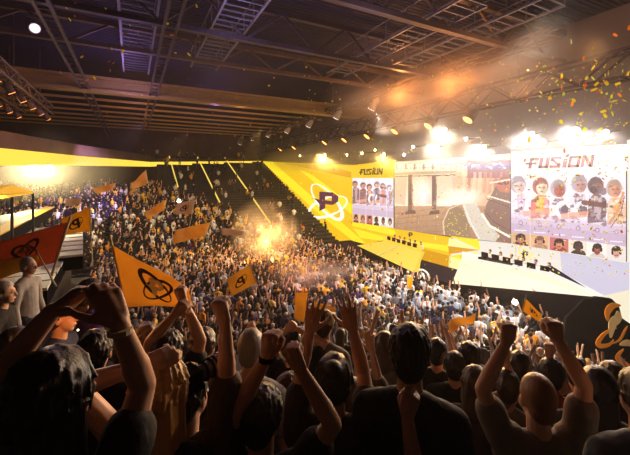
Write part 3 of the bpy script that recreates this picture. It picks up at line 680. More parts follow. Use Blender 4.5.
# stair flights with pale treads, left
def stairs(x0, y0, x1, y1, t0, t1, n, w, label):
    root = empty('stair_flight', P(x0, y0, t0)); tag(root, label, 'stairs')
    a, b_ = P(x0, y0, t0), P(x1, y1, t1); d = nrm((b_ - a) * (1, 1, 0)); sd = np.array([d[1], -d[0], 0]) * w / 2; mb = MB(); mt = MB()
    for i in range(n):
        p = a + (b_ - a) * i / (n - 1); h = max(.2, abs((b_ - a)[2]) / (n - 1)); L_ = np.linalg.norm((b_ - a)[:2]) / (n - 1)
        mt.prism([p - sd, p + sd, p + sd + d * L_ * .75, p - sd + d * L_ * .75], (0, 0, -.05))
        mb.prism([p - sd + UP * -.05, p + sd + UP * -.05, p + sd + d * L_ - UP * .05, p - sd + d * L_ - UP * .05], (0, 0, -.3))
    build('tread', mt, mat('pale stair tread', (.75, .68, .52), .5), root); build('riser_frame', mb, M['black'], root)
stairs(12, 292, 44, 258, 5.6, 8.5, 6, .9, 'short stair with pale treads between the seated people at the left edge')
stairs(62, 256, 70, 226, 8.0, 13, 9, .8, 'narrow stair with pale treads below the yellow emblem flag')

# ================================================================= people
SK = {'fair': mat('fair skin', (.62, .36, .24), .5, bump=.05, bscale=80), 'tan': mat('tanned skin', (.46, .25, .16), .5, bump=.05, bscale=80), 'brown': mat('brown skin', (.24, .12, .08), .5, bump=.05, bscale=80)}
HR = {'black': hair_mat('black hair', (.014, .010, .010)), 'brown': hair_mat('brown hair', (.06, .03, .018)), 'blonde': hair_mat('blonde hair', (.62, .36, .14)), 'ginger': hair_mat('short ginger hair', (.22, .09, .035)), 'grey': hair_mat('grey hair', (.28, .25, .22))}
CLM = {}
def cloth(col):
    k = tuple(col)
    if k not in CLM: CLM[k] = mat('cloth fabric', col, .85, bump=.6, bscale=14, var=.15, vscale=6)
    return CLM[k]
TROU = cloth((.02, .022, .035)); SHOE = mat('shoe leather', (.02, .018, .02), .5); EYEW = mat('eye white', (.7, .68, .64), .2); IRIS = mat('dark iris', (.02, .012, .01), .1)
def remeshed(mb, vox, name, smooth=2):
    me = mb.mesh('tmp'); o = bpy.data.objects.new('tmp', me); C.objects.link(o)
    r = o.modifiers.new('r', 'REMESH'); r.mode = 'VOXEL'; r.voxel_size = vox; r.use_smooth_shade = True
    if smooth: s = o.modifiers.new('s', 'SMOOTH'); s.factor = .5; s.iterations = smooth
    dg = bpy.context.evaluated_depsgraph_get(); out = bpy.data.meshes.new_from_object(o.evaluated_get(dg)); out.name = name
    bpy.data.objects.remove(o); bpy.data.meshes.remove(me); out.shade_smooth(); return out
def rotv(v, ax, a):
    ax = nrm(ax); return v * math.cos(a) + np.cross(ax, v) * math.sin(a) + ax * (ax @ v) * (1 - math.cos(a))
def hand(mb, w, d, n, s, mode, k=1.):
    """w wrist, d along the hand, n where the palm faces, s towards the thumb"""
    d = nrm(d); n = nrm(n - d * (n @ d)); s = nrm(s - d * (s @ d) - n * (s @ n))
    CU = {'fist': [(82, 96, 62)] * 4, 'open': [(8, 12, 8), (4, 8, 6), (6, 10, 8), (12, 14, 8)], 'half': [(35, 45, 25), (42, 50, 30), (48, 55, 30), (52, 55, 35)],
          'hold': [(60, 70, 35)] * 4, 'point': [(6, 8, 5), (80, 95, 60), (82, 95, 60), (82, 95, 60)]}[mode]
    offs = (.030, .010, -.010, -.029); lens = [(.043, .026, .021), (.047, .030, .022), (.044, .027, .021), (.034, .021, .018)]; ml = (.088, .091, .086, .078)
    spread = (10, 3, -4, -12) if mode == 'open' else (2, 0, -1, -3)
    for i in range(4):
        a = w + s * offs[i] * .55 * k + d * .005 * k; b_ = w + s * offs[i] * k + d * ml[i] * k
        mb.cone(a, b_, .0155 * k, .0125 * k, 8, 2); p = b_; ang = 0; dd0 = rotv(d, n, math.radians(spread[i]) * (1 if np.cross(n, d) @ s > 0 else -1))
        for j in range(3):
            ang += math.radians(CU[i][j]); dd = dd0 * math.cos(ang) + n * math.sin(ang); q = p + dd * lens[i][j] * k
            mb.cone(p, q, (.0100, .0092, .0082)[j] * k, (.0092, .0082, .0070)[j] * k, 8, 2); p = q
    mb.cone(w + d * .03 * k + n * .006 * k, w + d * .075 * k + n * .004 * k, .026 * k, .024 * k, 10, 2)  # palm pad
    t0 = w + d * .018 * k + s * .020 * k
    if mode in ('fist', 'hold'): dirs = [nrm(d * .62 + s * .55 + n * .45), nrm(d * .55 - s * .15 + n * .8), nrm(-s * .95 + n * .35 + d * .1)]
    else: dirs = [nrm(d * .6 + s * .75 + n * .2), nrm(d * .75 + s * .6 + n * .15), nrm(d * .9 + s * .35 + n * .15)]
    p = t0
    for dd, L_, r0_, r1_ in zip(dirs, (.045, .034, .027), (.0165, .0125, .0105), (.0125, .0105, .0085)):
        q = p + dd * L_ * k; mb.cone(p, q, r0_ * k, r1_ * k, 8, 2); p = q
def ik(S_, T, l1, l2, pole):
    v = T - S_; L_ = np.linalg.norm(v); m = (l1 + l2) * .995
    if L_ > m: f = L_ / m; l1 *= f; l2 *= f
    d = nrm(v); L_ = np.linalg.norm(v); a = (l1 * l1 - l2 * l2 + L_ * L_) / (2 * L_); h = math.sqrt(max(l1 * l1 - a * a, 0)); pl = nrm(pole - d * (pole @ d))
    return S_ + d * a + pl * h
def person(label, head, t=None, face=(.9, .42), hands=(None, None), modes=('fist', 'fist'), poles=(None, None), skin='fair', hair='short', hc='black',
           shirt=(.02, .02, .022), sleeve='short', trousers=None, vox=.0075, group=None, k=1., hroll=(0, 0), face_detail=False, tilt=0., hdirs=(None, None), shapes=1., shrug=True):
    """head: centre of the head (3D). hands: wrist targets (3D) for left, right"""
    H = np.asarray(head, float); f = nrm([face[0], face[1], 0]); r = np.array([f[1], -f[0], 0]); u = UP
    foot = deckz(H - f * .05); hipz = H[2] - .70 * k; 
    Rm = np.column_stack([r, f, u]); L = lambda x, y, z: H + (r * x + f * y + u * z) * k
    neck0 = L(0, -.035, -.20); chest = L(0, -.02, -.42); waist = L(0, -.01, -.60); hip = L(0, -.01, -.74)
    sh = [L(-.185 * shapes, -.03, -.265), L(.185 * shapes, -.03, -.265)]
    sk = MB()
    # head: skull, face, jaw, nose, ears
    sk.ell(L(0, -.012, .02), (.076 * k, .096 * k, .105 * k), Rm, 18, 12); sk.ell(L(0, .030, -.045), (.058 * k, .062 * k, .075 * k), Rm, 14, 10); sk.ell(L(0, .055, -.095), (.030 * k, .028 * k, .026 * k), Rm)
    sk.cone(L(0, .088, .015), L(0, .106, -.028), .010 * k, .016 * k, 8, 2); sk.cone(L(-.028, .082, .03), L(.028, .082, .03), .010 * k, .010 * k, 8, 2)
    sk.cone(L(-.018, .086, -.068), L(.018, .086, -.068), .009 * k, .009 * k, 8, 2)
    for sg in (-1, 1): sk.ell(L(sg * .079, -.008, -.012), (.011 * k, .020 * k, .032 * k), Rm, 10, 8)
    sk.cone(neck0, L(0, -.015, -.08), .060 * k, .054 * k, 14, 2)
    # torso
    sk.cone(L(0, -.02, -.34), waist, .135 * k * shapes, .125 * k * shapes, 16, 3, flat=.72, nv=f); sk.cone(waist, hip, .13 * k * shapes, .155 * k * shapes, 16, 3, flat=.74, nv=f)
    sk.cone(sh[0] * .8 + sh[1] * .2, sh[0] * .2 + sh[1] * .8, .075 * k, .075 * k, 12, 3); sk.cone(L(-.06, -.03, -.2), L(.06, -.03, -.2), .05 * k, .05 * k, 10, 2)
    cl = MB()
    e = .018 * k
    cl.cone(L(0, -.02, -.33), waist, .135 * k * shapes + e, .128 * k * shapes + e, 16, 3, flat=.76, nv=f); cl.cone(waist, L(0, -.01, -.80), .13 * k * shapes + e, .150 * k * shapes + e, 16, 3, flat=.76, nv=f)
    cl.cone(sh[0] * .85 + sh[1] * .15, sh[0] * .15 + sh[1] * .85, .075 * k + e, .075 * k + e, 12, 3); cl.cone(L(-.07, -.04, -.215), L(.07, -.04, -.215), .055 * k + e, .055 * k + e, 10, 2)
    for sg in (0, 1):
        sgn = -1 if sg == 0 else 1; S_ = sh[sg]; tg = hands[sg]
        if tg is None: tg = L(sgn * .27, .05, -.80); pole = -f + r * sgn * .3
        else: tg = np.asarray(tg, float); pole = r * sgn - f * .35 - u * .3
        if shrug and tg[2] > H[2] + .05: S_ = S_ + u * .075 * k - r * sgn * .015 * k
        if poles[sg] is not None: pole = np.asarray(poles[sg], float)
        E = ik(S_, tg, .29 * k, .265 * k, pole); fa = nrm(tg - E)
        raise_ = max(0, (E[2] - S_[2]))
        if raise_ > .05: sk.cone(S_ * .75 + neck0 * .25, S_ + u * .03, .06 * k, .055 * k, 12, 2); cl.cone(S_ * .7 + neck0 * .3, S_ + u * .03, .07 * k + e * .4, .06 * k + e, 12, 2)
        sk.cone(S_, S_ + (E - S_) * .5, .052 * k, .047 * k, 12, 3); sk.cone(S_ + (E - S_) * .5, E, .047 * k, .038 * k, 12, 3)
        sk.cone(E, E + (tg - E) * .35, .038 * k, .040 * k, 12, 3); sk.cone(E + (tg - E) * .35, tg, .040 * k, .026 * k, 12, 3, flat=.85, nv=f)
        nn = rotv(f, fa, hroll[sg]); ss = rotv(-r * sgn, fa, hroll[sg])
        hand(sk, tg, fa if hdirs[sg] is None else nrm(hdirs[sg]), nn, ss, modes[sg], k)
        if sleeve == 'short': cl.cone(S_, S_ + (E - S_) * .58, .056 * k + e, .058 * k + e, 12, 3)
        elif sleeve == 'long': cl.cone(S_, E, .056 * k + e, .045 * k + e * .8, 12, 3); cl.cone(E, E + (tg - E) * .93, .045 * k + e * .8, .032 * k + e * .5, 12, 3)
        elif sleeve == 'half': cl.cone(S_, E, .056 * k + e, .05 * k + e, 12, 3)
        elif sleeve == 'none': cl.cone(S_ * .8 + neck0 * .2, S_, .06 * k + e * .5, .055 * k, 12, 2)
    tr = MB(); e2 = .012 * k; tr.cone(L(0, -.01, -.76), L(0, -.01, -.84), .155 * k + e2, .15 * k + e2, 14, 3, flat=.78, nv=f)
    shoes = MB()
    hz = hip[2]; leg = hz - foot
    for sgn in (-1, 1):
        h_ = hip + r * sgn * .09 * k; kn = np.array([*(h_ + r * sgn * .02 + f * .03)[:2], foot + leg * .50]); an = np.array([*(h_ + r * sgn * .03 - f * .02)[:2], foot + .09])
        sk.cone(h_, kn, .08 * k, .055 * k, 12, 3); sk.cone(kn, an, .052 * k, .036 * k, 12, 3)
        tr.cone(h_, kn, .085 * k + e2, .062 * k + e2, 12, 3); tr.cone(kn, an, .06 * k + e2, .05 * k + e2, 12, 3)
        a_ = an + (0, 0, -.045); sk.cone(a_, a_ + f * .12 - u * .005, .036, .032, 10, 2); shoes.cone(a_ - f * .03, a_ + f * .15, .044, .040, 12, 3)
    base = np.array([H[0], H[1], foot])
    me = remeshed(sk, vox, 'person')
    o = build('person', me, SK[skin], at=base); tag(o, label, 'person', group)
    build('shirt' if sleeve != 'long' else 'jacket', remeshed(cl, .013, 'shirt', 3), cloth(shirt), o)
    build('trousers', remeshed(tr, .016, 'trousers', 2), cloth(trousers) if trousers else TROU, o)
    build('shoes', remeshed(shoes, .012, 'shoes', 1), SHOE, o)
    # hair
    hm = MB(); rr = random.Random(int(abs(H[0] * 1000)) + 3)
    if hair != 'bald':
        tk = {'short': .012, 'buzz': .004, 'long': .020, 'bun': .014, 'curly': .02, 'mop': .022, 'bob': .02}[hair]
        hm.ell(L(0, -.022, .032), ((.077 + tk) * k, (.094 + tk) * k, (.100 + tk) * k), Rm, 20, 14)
        if hair in ('short', 'buzz', 'mop'): hm.ell(L(0, -.055, -.025), ((.062 + tk) * k, (.052 + tk) * k, (.07 + tk) * k), Rm, 16, 10)
        if hair == 'mop':
            for i in range(16):
                a_ = rr.uniform(0, 6.28); b_ = rr.uniform(.2, 1.3); hm.ell(L(.088 * math.cos(a_) * math.sin(b_), -.02 + .1 * math.sin(a_) * math.sin(b_), .04 + .1 * math.cos(b_)), (.03 * k, .035 * k, .025 * k), Rm, 8, 6)
        if hair in ('long', 'bob'):
            zl = -.42 if hair == 'long' else -.16
            hm.cone(L(0, -.045, -.02), L(0, -.075, zl), .098 * k, (.115 if hair == 'long' else .1) * k, 18, 3, flat=.62, nv=f)
            for sg in (-1, 1): hm.cone(L(sg * .075, -.015, .0), L(sg * .085, -.02, zl * .8), .028 * k, .03 * k, 10, 2)
            for i in range(14):
                x = rr.uniform(-.1, .1); hm.cone(L(x * .8, -.10 + abs(x) * .3, .02), L(x * 1.15, -.13 + abs(x) * .35, zl - rr.uniform(-.02, .05)), .018 * k, .012 * k, 8, 2)
        if hair in ('short', 'bun', 'mop', 'bob', 'long'):
            nclump = {'short': 150, 'buzz': 60, 'bun': 60, 'mop': 60, 'bob': 80, 'long': 90}[hair]; hl = {'buzz': .012, 'short': .03, 'mop': .045}.get(hair, .06)
            for i in range(nclump):
                a_ = rr.uniform(0, 6.28); b_ = math.acos(rr.uniform(-.35, 1)); R0 = .99 + tk * 6
                nx, ny, nz = math.cos(a_) * math.sin(b_), math.sin(a_) * math.sin(b_), math.cos(b_)
                p0 = L(nx * (.077 + tk), -.022 + ny * (.094 + tk), .03 + nz * (.1 + tk)); w_ = Rm @ np.array([nx, ny, nz]); dn = -u * .9 - f * .25 + r * rr.uniform(-.5, .5); dn = nrm(dn - w_ * (dn @ w_) * .85)
                hm.cone(p0, p0 + dn * hl * k * rr.uniform(.6, 1.3), .009 * k, .003 * k, 6, 1)
        if hair == 'bun': hm.ell(L(0, -.10, .11), (.045 * k, .045 * k, .04 * k), Rm, 12, 8); hm.ell(L(0, -.06, -.03), (.065 * k, .05 * k, .06 * k), Rm)
        if hair == 'curly':
            for i in range(46):
                a_ = rr.uniform(0, 6.28); b_ = math.acos(rr.uniform(-.35, 1)); 
                y_ = math.sin(a_) * math.sin(b_)
                if y_ > .6 and math.cos(b_) < .55: continue
                hm.ell(L(.088 * math.cos(a_) * math.sin(b_), -.03 + .1 * y_, .03 + .105 * math.cos(b_)), (.026 * k,) * 3, Rm, 8, 6)
        # open the face: keep only geometry behind it
        me = remeshed(hm, .0055 if np.linalg.norm(H - CAM) < 3 else .009, 'hair', 1)
        bm = bmesh.new(); bm.from_mesh(me); fv, Hv, rv = V(f), V(H), V(r)
        kill = []
        for v in bm.verts:
            q = v.co - Hv; y_ = q.dot(fv) / k; z_ = q.z / k; x_ = q.dot(rv) / k
            if (y_ > .035 and z_ < .075 and abs(x_) < .085 + (0 if hair not in ('long', 'bob') else -.01)) or (y_ > .0 and z_ < -.0 and abs(x_) < .07) or (hair in ('short', 'buzz', 'mop') and y_ > .01 and z_ < .02): kill.append(v)
        bmesh.ops.delete(bm, geom=kill, context='VERTS'); bm.to_mesh(me); bm.free(); me.shade_smooth()
        build('hair', me, HR[hc], o)
    if face_detail:
        for sg in (-1, 1):
            build('eye', MB().ell(L(sg * .030, .083, .008), (.012 * k, .009 * k, .010 * k), Rm, 10, 8), EYEW, o, smooth=True)
            build('iris', MB().ell(L(sg * .030, .091, .008), (.005 * k, .003 * k, .005 * k), Rm, 8, 6), IRIS, o, smooth=True)
        build('lips', MB().cone(L(-.017, .093, -.068), L(.017, .093, -.068), .005 * k, .005 * k, 8, 2), mat('lips', (.45, .14, .12), .5), o, smooth=True)
    o['L'] = 0; del o['L']
    return o, L
ST = nrm(FW * .6 + np.array([1, .25, 0]) * .6)  # mean direction everybody looks: the stage
FC = (ST[0], ST[1])
def band(o, c, d, r_, m, w=.014, name='wristband'):
    c = np.asarray(c); d = nrm(d); build(name, MB().cone(c - d * w, c + d * w, r_, r_, 16, 0), m, o)
def dv(dx, dy, dz=0): return RT * dx + UP * dy + FW * dz
BLK, NAVY, GREY, LG, BRN, WHT, PUR, KHK = (.014, .012, .013), (.018, .022, .05), (.14, .125, .12), (.34, .32, .34), (.10, .07, .055), (.6, .58, .55), (.04, .015, .16), (.10, .09, .06)
def h(px, py, t, wl=None, wr=None, label='', **kw):
    hd = P(px, py, t)
    hands = tuple(None if w is None else P(*w) for w in (wl, wr))
    return person(label, hd, face=kw.pop('face', FC), hands=hands, **kw)
def face(dx, dz): v = RT * dx + FW * dz; return (v[0], v[1])
# --- closest row
o, L = h(56, 398, .98, (52, 312, 1.0), (119, 322, .95), 'dark silhouette of a long-haired person at the bottom left, both hands raised', hair='long', hc='black', shirt=BLK, sleeve='short', skin='tan',
     modes=('half', 'half'), poles=(dv(-1, -.3, -.2), dv(.12, -.1, 1)), hdirs=(dv(.75, .6, .3), dv(-.5, .85, .1)), face=face(.15, 1), vox=.006, hroll=(-.9, 1.0), shrug=False)
band(o, P(120, 331, .95), dv(-.03, 1, 0), .032, mat('pale fabric wristband', (.5, .42, .25), .8), .007)
o, L = h(163, 392, 1.38, (140, 366, 1.30), None, 'blonde long-haired woman seen from behind with one hand on top of her head', hair='long', hc='blonde', shirt=BLK, sleeve='none', modes=('half', 'half'), skin='fair',
     poles=(dv(-1, -.2, 0), None), hdirs=(dv(1, .25, .2), None), face=face(.2, 1), vox=.006)
o, L = h(190, 394, 1.62, None, (225, 322, 1.5), 'person in a brown jacket, one fist punched up beside the blonde woman', hair='short', hc='black', shirt=BRN, sleeve='half', modes=('half', 'fist'),
     poles=(None, dv(1, -.6, -.1)), hdirs=(None, dv(-.35, 1, 0)), vox=.006, face=face(.4, 1))
o, L = h(252, 348, 2.35, None, None, 'man with short grey hair and light grey T-shirt behind the raised fists', hair='buzz', hc='grey', shirt=LG, k=1.03, face=face(.3, 1))
o, L = h(251, 356, 3.3, None, (256, 332, 3.2), 'person almost hidden beyond the grey-haired man, one fist raised over him', hair='short', hc='brown', shirt=BLK, modes=('half', 'fist'), poles=(None, dv(.2, -1, 0)), skin='tan')
o, L = h(264, 415, 1.58, (267, 356, 1.5), (301, 370, 1.42), 'dark-haired person at the bottom centre-left with both fists raised and a black wristband', hair='short', hc='black', shirt=BLK, skin='tan', modes=('fist', 'fist'),
     poles=(dv(-.5, -1, .1), dv(1, -.3, 0)), hdirs=(dv(.15, 1, 0), dv(-.45, .8, .1)), vox=.006, k=1.02)
band(o, P(266, 359, 1.5), dv(.1, 1, 0), .031, M['black'], .010)
o, L = h(334, 380, 1.78, (310, 330, 1.78), (353, 330, 1.85), 'dark-haired woman with a hair knot, both arms stretched straight up with spread hands', hair='bun', hc='black', shirt=(.03, .02, .02), skin='tan', modes=('open', 'open'),
     poles=(dv(-.25, -.3, 1), dv(.25, -.3, 1)), vox=.006, face=face(.1, 1), shrug=False)
o, L = h(410, 353, 1.68, None, None, 'black-haired man in a black jacket standing with arms down at the bottom centre', hair='short', hc='black', shirt=BLK, sleeve='long', skin='tan', face=face(.35, 1), k=1.05)
o, L = h(380, 500, 1.5, None, (407, 416, 1.5), 'person cut off by the bottom edge, one dim fist up before the black-jacketed man', hair='short', hc='brown', shirt=BLK, modes=('half', 'fist'), poles=(None, dv(.3, -1, 0)), skin='tan', hdirs=(None, dv(.2, 1, 0)))
o, L = h(536, 398, 1.98, (506, 343, 1.92), (558, 340, 1.92), 'broad man with cropped ginger hair and a grey-brown T-shirt, both fists raised high', hair='buzz', hc='ginger', shirt=(.20, .165, .14), skin='fair', modes=('fist', 'fist'),
     poles=(dv(-1, -.1, -.1), dv(1, -.1, -.1)), hdirs=(dv(.2, 1, 0), dv(-.25, 1, 0)), vox=.006, k=1.08, shapes=1.12, face=face(.05, 1))
o, L = h(640, 396, 1.7, None, None, 'person in a pale blue-grey top cut off by the right edge', hair='short', hc='brown', shirt=(.16, .18, .20), skin='fair', face=face(.1, 1))
o, L = h(598, 388, 2.3, None, None, 'dark long-haired woman in a black top, between the ginger man and the right edge', hair='long', hc='black', shirt=(.05, .045, .05), sleeve='short', face=face(.5, .8))
o, L = h(96, 352, 2.1, None, None, 'dark-haired man in a black jacket seen from behind beside the bottom-left raised arm', hair='short', hc='black', shirt=BLK, sleeve='long', skin='fair', face=face(-.2, 1))
o, L = h(63, 317, 2.9, None, None, 'woman in profile with a pale headband and navy jacket, lit orange on her face', hair='short', hc='brown', shirt=NAVY, sleeve='long', skin='fair', face=face(1, .25), face_detail=True)
build('headband', MB().cone(L(0, -.015, .072), L(0, -.015, .098), .100, .092, 20, 0), mat('pale headband', (.7, .6, .45), .7), o)
o, L = h(29, 266, 5.1, None, None, 'balding man in a pale shirt standing in profile at the left edge', hair='buzz', hc='grey', shirt=(.42, .36, .30), sleeve='long', skin='fair', face=face(1, .1), face_detail=True, vox=.01)
o, L = h(5, 293, 4.0, None, None, 'person with curly grey hair at the left edge in front of the balding man', hair='curly', hc='grey', shirt=BLK, sleeve='long', face=face(1, .4), face_detail=True, vox=.01)
o, L = h(170, 350, 2.3, (175, 314, 2.2), (184, 302, 2.25), 'dark-haired person with both fists raised close together in front of the big orbit flag', hair='short', hc='black', shirt=BLK, skin='fair', poles=(dv(-1, -.4, 0), dv(1, -.4, 0)), face=face(.3, 1))
o, L = h(92, 292, 3.6, None, None, 'person in a purple jacket between the framing hands at the left', hair='bob', hc='black', shirt=PUR, sleeve='long', face=face(.6, .6), vox=.01)
o, L = h(374, 386, 3.0, None, (372, 352, 2.9), 'small-looking person with one reddish arm raised between the knotted-hair woman and the black jacket', hair='short', hc='brown', shirt=KHK, poles=(None, dv(-.3, -1, 0)), modes=('half', 'open'), vox=.01, sleeve='half')
o, L = h(355, 402, 2.1, None, None, 'person in a dark teal top behind the knotted-hair woman', hair='bob', hc='brown', shirt=(.03, .10, .12), vox=.01)
o, L = h(325, 324, 3.3, None, None, 'person wearing a pale cap between the two stretched arms', hair='short', hc='brown', shirt=GREY, vox=.01)
cp = MB(); cp.ell(L(0, -.012, .055), (.095, .112, .085), None, 16, 10); cp.cone(L(0, .09, .06), L(0, .15, .05), .06, .05, 12, 2, flat=.2); build('cap', cp, mat('pale cap cloth', (.55, .50, .30), .8), o, smooth=True)
o, L = h(551, 374, 2.9, (549, 356, 2.9), None, 'person with one thin arm up between the ginger man and his right fist', hair='short', hc='black', shirt=(.35, .06, .05), poles=(dv(-.1, -1, 0), None), hdirs=(dv(0, 1, 0), None), vox=.01)
o, L = h(507, 386, 2.8, (506, 362, 2.8), None, 'person behind the ginger man with an arm raised beside his left elbow', hair='short', hc='brown', shirt=(.16, .12, .09), poles=(dv(-.1, -1, 0), None), vox=.01)
o, L = h(520, 366, 3.1, None, None, 'black-haired person looking ahead between the raised arms of the ginger man', hair='short', hc='black', shirt=BLK, vox=.01)
o, L = h(292, 345, 3.2, (286, 330, 3.1), (300, 331, 3.2), 'person with both fists up behind the front fists, right of the grey-haired man', hair='short', hc='black', shirt=BLK, vox=.01, skin='fair', poles=(dv(-1, -1, 0), dv(1, -1, 0)))
rest = [(148, 341, 2.9, 'brown', 'mop', BRN, 'brown mop-haired person behind the blonde woman'), (205, 345, 2.8, 'brown', 'curly', BRN, 'curly brown-haired person behind the punched-up fist'), (224, 356, 3.3, 'black', 'short', BLK, 'black-haired person half hidden by the punched-up forearm'),
        (128, 352, 3.0, 'black', 'short', BLK, 'black-haired person between the bottom-left raised arm and the blonde woman'), (290, 392, 2.4, 'brown', 'short', GREY, 'person in a grey top behind the bottom-centre raised fists'),
        (455, 366, 3.2, 'black', 'short', BLK, 'short-haired person in black right of the black-jacketed man'), (476, 384, 2.7, 'brown', 'bob', (.05, .03, .03), 'brown bob-haired person left of the ginger man'), (437, 352, 3.4, 'black', 'short', BLK, 'short-haired person in a black leather jacket beyond the black-jacketed man'),
        (470, 358, 3.3, 'black', 'mop', BLK, 'mop-haired person in black left of the ginger man\'s raised arm'), (420, 336, 4.3, 'black', 'short', BLK, 'short-haired person in black just over the black-jacketed man\'s right shoulder'), (385, 345, 3.6, 'brown', 'bob', GREY, 'bob-haired person in grey just left of the black-jacketed man\'s head'),
        (575, 372, 3.2, 'black', 'short', NAVY, 'person in navy right of the ginger man\'s right arm'), (612, 378, 3.0, 'brown', 'bob', BRN, 'bob-haired person in brown near the right edge'), (18, 345, 2.6, 'black', 'short', BLK, 'black-haired person at the far left edge behind the raised arm')]
for px, py, t, hc, hr, sh_, lb in rest: h(px, py, t, None, None, lb, hair=hr, hc=hc, shirt=sh_, sleeve='long' if sh_ is BLK else 'short', vox=.012)
# telephoto camera held up
a, b_ = P(193, 377, 1.50), P(224, 360, 1.62); d = nrm(b_ - a); cmn = empty('camera', a); tag(cmn, 'grey telephoto camera pointing up to the right beside the blonde woman', 'camera')
build('camera_body', MB().bar(a - d * .06, a + d * .02, .10, .08), M['black'], cmn)
build('lens_barrel', MB().cone(a + d * .02, a + d * .09, .034, .036, 20, 0).cone(a + d * .09, b_ - d * .03, .040, .042, 20, 0).cone(b_ - d * .03, b_ + d * .01, .046, .047, 20, 0), mat('grey lens paint', (.22, .21, .20), .4), cmn)
rg = MB()
for t in (.3, .5, .62, .8): rg.cone(a + (b_ - a) * t, a + (b_ - a) * (t + .05), .044, .044, 20, 0)
build('grip_ring', rg, M['black'], cmn)

# --- seated/standing spectators of the middle distance
OBJC = obj_col_mat('spectator clothing'); 
def variant(kind, hair_m, skin_m, seed):
    r = random.Random(seed); seg = []; mb = MB()
    def c(a, b, ra, rb, tag_, n=10, fl=1.): mb.cone(np.array(a), np.array(b), ra, rb, n, 2, fl, (0, 1, 0)); seg.append((np.array(a), np.array(b), (ra + rb) / 2, tag_))
    c((0, 0, 1.62), (0, .02, 1.57), .088, .07, 0); c((0, -.03, 1.66), (0, -.035, 1.62), .098, .094, 1); c((0, .095, 1.60), (0, .10, 1.585), .014, .016, 0)
    if seed % 3 == 1: c((0, -.06, 1.62), (0, -.08, 1.38), .08, .09, 1)
    c((0, -.01, 1.52), (0, -.02, 1.40), .055, .06, 0); c((-.13, -.02, 1.39), (.13, -.02, 1.39), .075, .075, 2); c((0, -.01, 1.3), (0, 0, 1.02), .155, .14, 2, 14, .72); c((0, 0, 1.02), (0, 0, .9), .15, .155, 2, 14, .75)
    for s, up in ((-1, kind in (1, 3)), (1, kind in (2, 3))):
        S_ = np.array([s * .19, -.02, 1.40]); T = np.array([s * r.uniform(.12, .32), r.uniform(.05, .25), r.uniform(1.82, 1.95)]) if up else (np.array([s * .16, .34, r.uniform(1.2, 1.35)]) if kind == 4 else np.array([s * .26, .08, .88]))
        E = ik(S_, T, .29, .26, np.array([s, -.3, -.2]))
        c(S_, E, .058, .048, 2); c(E, T, .042, .03, 0); dd = nrm(T - E); c(T, T + dd * .09, .038, .036, 0)
        if up: 
            for i in range(3): c(T + dd * .08 + np.array([(i - 1) * .024, 0, 0]), T + dd * .17 + np.array([(i - 1) * .04, 0, 0]), .012, .010, 0, 6)
        c((s * .09, 0, .9), (s * .10, .03, .48), .092, .066, 3); c((s * .10, .03, .48), (s * .11, -.01, .09), .064, .05, 3); c((s * .11, -.03, .045), (s * .11, .14, .045), .045, .04, 3)
    me = remeshed(mb, .021, 'spectator', 1); n = len(me.polygons); cc = np.empty(n * 3); me.polygons.foreach_get('center', cc); cc = cc.reshape(-1, 3); best = np.full(n, 1e9); mi = np.zeros(n, int)
    for a, b, rr, tg in seg:
        ab = b - a; t = np.clip(((cc - a) @ ab) / (ab @ ab + 1e-9), 0, 1); dd = np.linalg.norm(cc - a - t[:, None] * ab, axis=1) - rr; m = dd < best; best[m] = dd[m]; mi[m] = tg
    for m in (skin_m, hair_m, OBJC, TROU): me.materials.append(m)
    me.polygons.foreach_set('material_index', mi.astype(np.int32)); return me
VAR = {}
for kd in range(5):
    for j, (hm_, sm) in enumerate((('black', 'tan'), ('brown', 'fair'), ('blonde', 'fair'))): VAR[(kd, j)] = variant(kd, HR[hm_], SK[sm], kd * 3 + j)
POSE = ['arms down', 'left arm raised', 'right arm raised', 'both arms raised', 'clapping']
HN = ['black-haired', 'brown-haired', 'blond']
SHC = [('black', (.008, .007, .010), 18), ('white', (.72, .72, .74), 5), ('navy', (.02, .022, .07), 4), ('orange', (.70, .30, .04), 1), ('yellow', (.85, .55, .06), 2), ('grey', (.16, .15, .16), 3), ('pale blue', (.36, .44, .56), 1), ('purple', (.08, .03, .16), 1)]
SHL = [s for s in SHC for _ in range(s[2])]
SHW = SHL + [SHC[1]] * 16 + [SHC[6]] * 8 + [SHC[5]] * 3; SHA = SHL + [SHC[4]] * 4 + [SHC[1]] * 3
def pick(px, py):  # real pale tops right of centre; pale and yellow picks also brighten lit areas
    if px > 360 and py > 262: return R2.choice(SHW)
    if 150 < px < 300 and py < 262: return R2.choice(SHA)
    return R2.choice(SHL)
